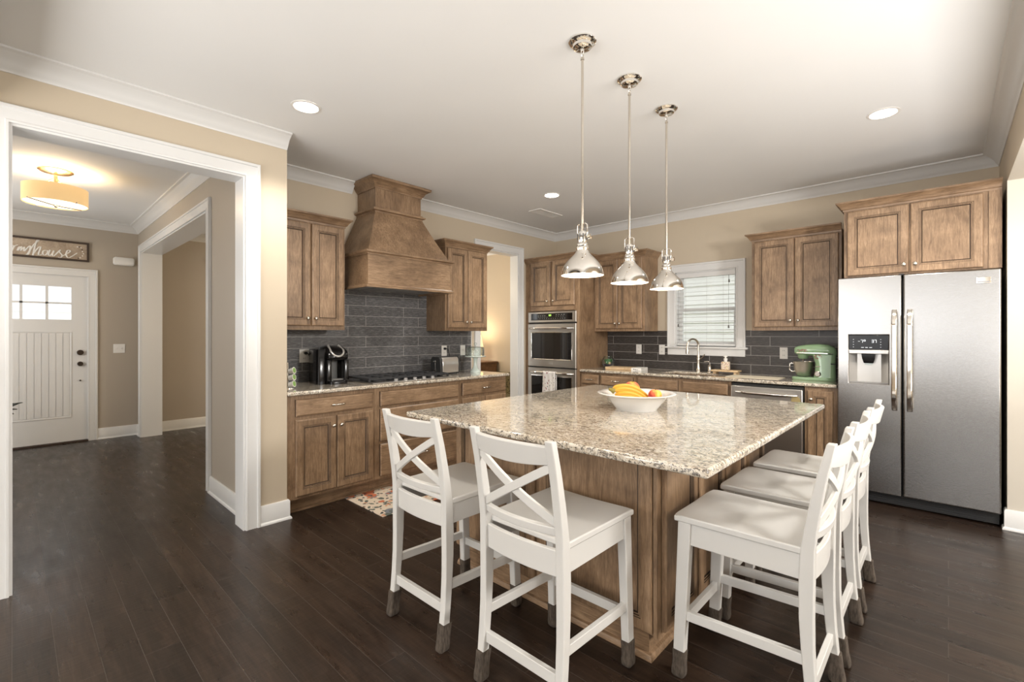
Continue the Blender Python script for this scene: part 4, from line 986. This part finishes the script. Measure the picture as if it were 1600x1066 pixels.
for x_ in (-.22, .22):
    for y_ in (-.21, .24): box(x_-.02, x_+.02, y_-.02, y_+.02, 0, .30).build('leg', M['sideboard_wood'], ac)
# ================================================================ island
IX0, IX1, IY0, IY1 = -2.12, -.86, 1.79, 3.26
isl = thing('kitchen_island', 'brown panelled kitchen island base under the big granite top', 'island', (IX0, IY0, 0))
IW, ID = IX1-IX0, IY1-IY0
box(.002, IW-.002, .002, ID-.002, .10, .884).build('body', M['maple_upright'], isl)
box(.03, IW-.040, .0, ID-.05, 0, .10).build('toe_kick', M['maple_across'], isl)
MB().sweep([(.03, 0), (IW-.040, 0), (IW-.040, ID-.05)][::-1], [(0,0),(.020,0),(.020,.010),(.012,.022),(0,.026)], lambda a, b_, c_: (a, b_, c_)).build('base_molding', M['maple_across'], isl, smooth=35)
# end panels on the seating side (facing the camera)
PW = (IW-.07)/2
for k in range(2): door(isl, .02+(PW+.03)*k, .112, PW, .768, None, name='end_panel')
box(IW-.016, IW, -.012, .0, .10, .884).build('corner_post', M['maple_upright'], isl)
# cabinet doors on the stool side (facing right)
dwid = (ID-.10)/4
for k in range(4):
    d_ = MB().rings2d(dwid-.012, .76, DOOR_P, DOOR_M).build('door', WM(False), isl, loc=(IW, .03+(dwid+.012)*k, .115), rot=(0,0,PI/2))
# doors on the range side
for k in range(3): MB().rings2d(.44, .74, DOOR_P, DOOR_M).build('door', WM(False), isl, loc=(0, ID-.03-.47*k, .115), rot=(0,0,-PI/2))
itop = box(-2.165, -.543, 1.468, 3.340, .884, .914).build('island_countertop', M['granite'], bevel=.010, seg=4)
tag(itop, 'large speckled granite top of the central island', 'countertop')
# fruit bowl
bx, by = -1.285, 2.40
fb = thing('fruit_bowl', 'wide white ceramic bowl of fruit on the island', 'bowl', (bx, by, .914))
pr_ = [(.0001,.004),(.095,.004),(.098,.0),(.108,.0),(.112,.008),(.142,.046),(.162,.074),(.178,.082),(.206,.088),(.209,.092),(.204,.095),(.176,.090),(.156,.082),(.134,.052),(.104,.016),(.0001,.012)]
MB().lathe(pr_, 48).build('bowl', M['white_ceramic'], fb, smooth=60)
fb.scale = (1.03, 1.03, 1)
M['banana'] = mat('banana', (.58,.29,.02), .45); M['banana_tip'] = mat('banana_tip', (.20,.16,.03), .7)
bn = thing('banana_bunch', 'bunch of yellow bananas in the white fruit bowl', 'bananas', (bx-.088, by-.100, .982), math.radians(43))
for k, (y0, z0, L, drop, arch) in enumerate(((.012,.050,.200,.050,.020),(-.010,.036,.190,.050,.017),(-.034,.014,.158,.026,.014),(-.054,-.004,.125,.012,.010))):
    pts = []; rr_ = []
    for i in range(15):
        t_ = i/14
        pts.append((.004*k+L*t_, y0*(.35+.65*min(1, t_*2.5)), z0-.012*k*0-drop*t_**1.6+arch*math.sin(PI*t_))); rr_.append(.006 if i == 0 else .0165*math.sin(PI*(.16+.76*t_))**.5 if i < 14 else .0045)
    o = MB().tube(pts, rr_, 6).build('banana', M['banana'], bn, smooth=25)
    MB().tube([pts[-1], (pts[-1][0]+.009, pts[-1][1], pts[-1][2]-.004)], .0045, 6).build('tip', M['banana_tip'], o)
MB().tube([(.006,.0,.034),(-.010,-.002,.042),(-.024,-.004,.046)], [.017,.011,.007], 8).build('stem', M['banana_tip'], bn, smooth=60)
def peach_mat():
    m = mat('peach_skin', (.7,.2,.05), .4); t = NT(m); n = t.noise(t.coord((1,1,1)), 14, 2, .5, .5)
    t.base(t.ramp(n, [(.40, (.36,.025,.03)), (.52, (.62,.12,.04)), (.64, (.80,.45,.05))])); M['peach'] = m
peach_mat()
def fruit(loc, r, label, cat, name):
    b = MB(); rs = []
    for i in range(13):
        a = PI*i/12; rad = r*math.sin(a)*(1+.03*math.cos(a)); z_ = -r*.94*math.cos(a)
        if i >= 11: z_ -= r*.10*(i-10)
        rs.append([(max(rad,.0005)*math.cos(2*PI*k/20)*(1-.05*math.exp(-((k%20))**2/3.)), max(rad,.0005)*math.sin(2*PI*k/20), z_) for k in range(20)])
    t = thing(name, label, cat, loc); b.loft(rs).build('flesh', M['peach'], t, smooth=70)
    MB().tube([(0,0,r*.72),(.003,0,r*.98)], .0025, 6).build('stem', M['banana_tip'], t); return t
fruit((bx-.058, by+.058, .914+.106), .046, 'large red mango standing behind the bananas in the bowl', 'fruit', 'mango')
fruit((bx+.088, by+.052, .914+.080), .038, 'small red and yellow nectarine right of the bananas', 'fruit', 'nectarine')
# ================================================================ counter stools
def post_y(z): # rear post centre line
    P_ = [(0,-.240),(.12,-.227),(.23,-.217),(.33,-.211),(.434,-.2085),(.55,-.210),(.647,-.214),(.758,-.231),(.866,-.251),(.985,-.279)]
    for (z0,y0),(z1,y1) in zip(P_, P_[1:]):
        if z <= z1: 
            t_ = (z-z0)/(z1-z0); return y0+(y1-y0)*t_
    return P_[-1][1]
ch = thing('counter_stool', '', 'chair', (0,0,0))
cw = M['chair_white']
# seat: dished slab
nx, ny = 14, 12; top = []; bot = []
for j in range(ny+1):
    for i in range(nx+1):
        u = i/nx*2-1; v = j/ny; hw_ = .200+.008*v
        x_ = u*hw_; y_ = -.200+.446*v - (.012*abs(u)**6 if v > .99 else 0)
        dz = -.014*(1-u*u)*(.45+.55*math.sin(PI*min(1, v))) + (-.004 if v > .97 else 0)
        top.append((x_, y_, .632+dz)); bot.append((x_, y_, .607))
n_ = (nx+1)*(ny+1); fs = []
I = lambda i, j: j*(nx+1)+i
for j in range(ny):
    for i in range(nx): fs.append((I(i,j), I(i+1,j), I(i+1,j+1), I(i,j+1))); fs.append((n_+I(i,j+1), n_+I(i+1,j+1), n_+I(i+1,j), n_+I(i,j)))
for i in range(nx): fs.append((n_+I(i,0), n_+I(i+1,0), I(i+1,0), I(i,0))); fs.append((I(i,ny), I(i+1,ny), n_+I(i+1,ny), n_+I(i,ny)))
for j in range(ny): fs.append((I(0,j), I(0,j+1), n_+I(0,j+1), n_+I(0,j))); fs.append((n_+I(nx,j), n_+I(nx,j+1), I(nx,j+1), I(nx,j)))
MB().add(top+bot, fs).build('seat', cw, ch, bevel=.005)
def sock(leg, cx, cy, lx, ly, ztop, hx, hy):
    rs = []
    for (z_, k_) in ((.0,.82),(.006,1.02),(.02,1.08),(.05,1.0),(.08,1.02),(ztop-.008,1.05),(ztop,1.07),(ztop,.96)):
        f_ = z_/.3; x_ = cx+lx*f_; y_ = cy+ly*f_
        rs.append(rrect(x_, y_, (hx+.003)*k_, (hy+.003)*k_, z_, 4, .5))
    MB().loft(rs).build('leg_sock', M['sock_knit'], leg, smooth=60)
for s_ in (-1, 1):
    rs = []
    for z_ in (.002,.06,.12,.21,.30,.40,.50,.57,.63,.69,.75,.81,.87,.93,.985):
        x_ = s_*(.188-.004*z_); y_ = post_y(z_); hy_ = .0165+.006*math.exp(-((z_-.50)/.20)**2) if z_ < .66 else .0195-.0065*(z_-.66)/.325; hx_ = .0165
        rs.append([(x_-hx_, y_-hy_, z_), (x_+hx_, y_-hy_, z_), (x_+hx_, y_+hy_, z_), (x_-hx_, y_+hy_, z_)])
    lg = MB().loft(rs).build('leg', cw, ch, bevel=.0035)
    sock(lg, s_*.188, -.240, 0, .040, .112, .0175, .0225)
    rs = []
    for z_ in (.002, .12, .30, .608):
        t_ = z_/.608; x_ = s_*(.189-.006*t_); y_ = .222-.026*t_; h_ = .0165+.003*t_; k_ = .021+.004*t_
        rs.append([(x_-h_, y_-k_, z_), (x_+h_, y_-k_, z_), (x_+h_, y_+k_, z_), (x_-h_, y_+k_, z_)])
    lg = MB().loft(rs).build('leg', cw, ch, bevel=.0035)
    sock(lg, s_*.189, .222, 0, -.013, .105, .0175, .0215)
    box(s_*.183-.010, s_*.183+.010, -.195, .180, .522, .608).build('apron', cw, ch, bevel=.002)
    MB().rail([(s_*.186, -.212, .262), (s_*.186, .205, .245)], (0,0,1), .036, .020).build('stretcher', cw, ch, bevel=.002)
box(-.168, .168, .182, .202, .522, .602).build('apron', cw, ch, bevel=.002)
MB().rail([(-.176, -.218, .165), (.176, -.218, .165)], (0,0,1), .042, .020).build('stretcher', cw, ch, bevel=.002)
MB().rail([(-.176, .212, .212), (.176, .212, .212)], (0,0,1), .038, .020).build('stretcher', cw, ch, bevel=.002)
def bow(x_, b_): return -b_*(1-(x_/.172)**2)
xs_ = [-.172+.344*i/14 for i in range(15)]
def back_bar(name, zc, hgt, b_, tk, sag=0):
    lean = Vector((0, post_y(zc+.03)-post_y(zc-.03), .06)).normalized()
    hh = [hgt*(1+.22*(1-(x_/.172)**2)) if sag else hgt for x_ in xs_]
    return MB().rail([(x_, post_y(zc)+bow(x_, b_), zc-(sag*(1-(x_/.172)**2))) for x_ in xs_], tuple(lean), hh, tk).build(name, cw, ch, bevel=.003)
back_bar('top_rail', .934, .064, .030, .018, .004)
back_bar('lower_rail', .668, .030, .026, .020)
back_bar('apron', .556, .092, .016, .018)
for s_ in (-1, 1):
    pts = []
    for i in range(15):
        t_ = i/14; x_ = s_*(-.172+.344*t_); z_ = .893-.200*t_; pts.append((x_, post_y(z_)+bow(x_, .026)+.002*s_, z_))
    MB().rail(pts, (0,0,1), .030, .014).build('cross_slat', cw, ch, bevel=.002)
CH = [((-1.135, 1.480), 0, 'white X-back counter stool nearest the camera, facing the island corner'),
      ((-1.750, 1.480), 0, 'white X-back counter stool nearest the cooktop and the floral rug'),
      ((-.550, 1.975), PI/2, 'white X-back counter stool nearest the camera on the refrigerator side of the island'),
      ((-.550, 2.480), PI/2, 'white X-back counter stool in the middle of the refrigerator side of the island'),
      ((-.550, 2.985), PI/2, 'white X-back counter stool closest to the refrigerator')]
for k, (p, rz, lb_) in enumerate(CH):
    q = ch if k == 0 else copy_tree(ch)
    q.location = (*p, 0); q.rotation_euler = (0,0,rz); tag(q, lb_, 'chair', 'white counter stools around the island')
# rug
tag(MB().box(-3.578, -3.010, 1.845, 3.30, .0, .008).build('floral_rug', M['rug_floral'], bevel=.003), 'cream floral kitchen rug in front of the cooktop cabinets', 'rug')
# ================================================================ lights in the room
pd = thing('pendant_light', '', 'pendant light', (0,0,H))
RZ0 = 1.622-H     # rim height below the ceiling
MB().lathe([(.0001,-.001),(.066,-.001),(.068,-.008),(.060,-.016),(.048,-.020),(.046,-.032),(.038,-.038),(.010,-.040),(.008,-.052),(.0001,-.052)], 32).build('canopy', M['chrome'], pd, smooth=40)
MB().tube([(0,.008,-.052),(.0,.011,-.068),(0,0,-.080),(0,-.011,-.068),(0,-.008,-.052)], .0025, 8).build('hang_loop', M['chrome'], pd, smooth=60)
MB().lathe([(.0001,-.080),(.009,-.082),(.009,-.092),(.0065,-.094),(.0065,RZ0+.205),(.0001,RZ0+.204)], 14).build('rod', M['nickel'], pd, smooth=40)
yk = MB()
for s_ in (-1, 1): yk.tube([(0,0,RZ0+.252),(s_*.018,0,RZ0+.252),(s_*.028,0,RZ0+.246),(s_*.028,0,RZ0+.200),(s_*.024,0,RZ0+.186)], .0035, 8)
yk.build('yoke', M['chrome'], pd, smooth=60)
MB().lathe([(.0001,RZ0+.218),(.016,RZ0+.216),(.022,RZ0+.206),(.023,RZ0+.168),(.021,RZ0+.160),(.024,RZ0+.156),(.028,RZ0+.150),(.028,RZ0+.143),(.024,RZ0+.138),(.0001,RZ0+.138)], 24).build('socket', M['chrome'], pd, smooth=40)
sl_ = MB()
for k in range(8):
    a = 2*PI*k/8; sl_.tube([(.0222*math.cos(a), .0222*math.sin(a), RZ0+.172), (.0222*math.cos(a), .0222*math.sin(a), RZ0+.202)], .004, 6)
sl_.build('socket_vents', M['slot_dark'], pd)
MB().lathe([(.0001,0),(.006,0),(.006,.012),(.013,.014),(.013,.024),(.0001,.026)], 14, (.024,0,RZ0+.185), 'x').build('thumb_knob', M['chrome'], pd, smooth=50)
outer_ = [(.024,.142),(.031,.136),(.0315,.130),(.029,.124),(.0305,.118),(.036,.108),(.045,.098),(.056,.087),(.068,.075),(.079,.062),(.089,.048),(.0965,.033),(.1005,.018),(.1025,.008),(.104,.0)]
inner_ = [(.1015,.0),(.0995,.008),(.0975,.018),(.0935,.033),(.086,.047),(.076,.060),(.065,.073),(.053,.085),(.042,.096),(.030,.112),(.024,.130),(.0001,.131)]
MB().lathe([(r_, RZ0+z_) for r_, z_ in outer_], 40).lathe([(r_, RZ0+z_) for r_, z_ in [outer_[-1]]+inner_], 40, mi=1).build('shade', [M['polished'], M['shade_inner']], pd, smooth=50)
MB().lathe([(.0001,RZ0+.012),(.022,RZ0+.018),(.030,RZ0+.036),(.026,RZ0+.058),(.014,RZ0+.085),(.012,RZ0+.12),(.0001,RZ0+.125)], 20).build('bulb', M['bulb_glow'], pd, smooth=60)
for k, (y_, lb_) in enumerate(((1.90, 'polished nickel pendant lamp nearest the camera, hanging lowest in the photo row of three'), (2.36, 'middle polished nickel pendant lamp over the island'), (2.83, 'polished nickel pendant lamp nearest the sink window'))):
    q = pd if k == 0 else copy_tree(pd)
    q.location = (-1.305, y_, H); tag(q, lb_, 'pendant light', 'pendant lamps over the island')
    l = bpy.data.lights.new('pendant_bulb_light', 'POINT'); l.energy = 2.2; l.color = (1,.86,.66); l.shadow_soft_size = .03
    o = bpy.data.objects.new('pendant_bulb_light', l); COL.objects.link(o); o.location = (-1.305, y_, 1.622+.004)
pd['label'] = 'polished nickel pendant lamp nearest the camera'
cn = thing('recessed_light', '', 'ceiling light', (0,0,H))
MB().lathe([(.088,-.0005),(.088,-.004),(.074,-.006),(.070,-.002),(.070,-.0005)], 32).build('trim_ring', M['white_plastic'], cn, smooth=40)
MB().lathe([(.0001,-.003),(.070,-.003),(.070,-.001),(.0001,-.001)], 32).build('lens', M['can_glow'], cn)
for k, (x_, y_, lb_) in enumerate(((-2.95, 1.262, 'round recessed ceiling light above the foyer opening corner'), (-2.978, 3.786, 'round recessed ceiling light near the ceiling vent'), (-.308, 3.847, 'round recessed ceiling light in front of the refrigerator'))):
    q = cn if k == 0 else copy_tree(cn)
    q.location = (x_, y_, H); tag(q, lb_, 'ceiling light', 'recessed ceiling lights')
    l = bpy.data.lights.new('recessed_spot', 'SPOT'); l.energy = 80; l.color = (1,.94,.85); l.spot_size = math.radians(130); l.spot_blend = .6; l.shadow_soft_size = .07
    o = bpy.data.objects.new('recessed_spot', l); COL.objects.link(o); o.location = (x_, y_, H-.012)
vt_ = thing('ceiling_vent', 'white slatted air vent in the ceiling near the corner', 'vent', (-3.47, 4.30, H))
MB().box(-.085, .085, -.21, -.19, -.008, 0).box(-.085, .085, .19, .21, -.008, 0).box(-.085, -.065, -.19, .19, -.008, 0).box(.065, .085, -.19, .19, -.008, 0).build('frame', M['white_plastic'], vt_)
q = MB()
for k in range(9): q.box(-.062+.0145*k, -.054+.0145*k, -.19, .19, -.006, -.001)
q.build('slats', M['white_plastic'], vt_); MB().box(-.065, .065, -.19, .19, -.0012, -.0002).build('backing', M['slot_dark'], vt_)
# foyer ceiling lamp
fl = thing('flush_mount_light', 'tan drum shade ceiling lamp in the foyer', 'ceiling light', (-5.70, .262, H))
M['brass'] = mat('brass', (.62,.45,.27), .25, 1); M['drum'] = mat('drum', (.80,.60,.34), .9, emit=(1,.66,.30), es=.35); M['diffuser'] = mat('diffuser', (.95,.9,.8), .6, emit=(1,.88,.68), es=1.6)
MB().lathe([(.0001,-.0005),(.115,-.0005),(.118,-.008),(.10,-.020),(.014,-.030),(.012,-.11),(.0001,-.11)], 32).build('canopy', M['brass'], fl, smooth=40)
q = MB()
for k in range(3): a = 2*PI*k/3+.3; q.tube([(.012*math.cos(a),.012*math.sin(a),-.07),(.05*math.cos(a),.05*math.sin(a),-.10),(.205*math.cos(a),.205*math.sin(a),-.17)], .005, 8)
q.build('arms', M['brass'], fl, smooth=60)
MB().lathe([(.213,-.150),(.213,-.295),(.209,-.295),(.209,-.150)], 48).build('drum_shade', M['drum'], fl, smooth=40)
MB().lathe([(.0001,-.285),(.208,-.285),(.208,-.280),(.0001,-.280)], 48).build('diffuser', M['diffuser'], fl)
q = MB(); 
for a in (.6, .6+PI/2): q.tube([(.214*math.cos(a),.214*math.sin(a),-.29),(.05*math.cos(a),.05*math.sin(a),-.302),(-.05*math.cos(a),-.05*math.sin(a),-.302),(-.214*math.cos(a),-.214*math.sin(a),-.29)], .006, 8)
q.lathe([(.0001,-.325),(.014,-.32),(.018,-.308),(.012,-.298),(.0001,-.296)], 14); q.build('cross_bars', M['nickel'], fl, smooth=50)
l = bpy.data.lights.new('foyer_lamp_light', 'POINT'); l.energy = 9; l.color = (1,.82,.56); l.shadow_soft_size = .12
o = bpy.data.objects.new('foyer_lamp_light', l); COL.objects.link(o); o.location = (-5.70, .262, H-.17)
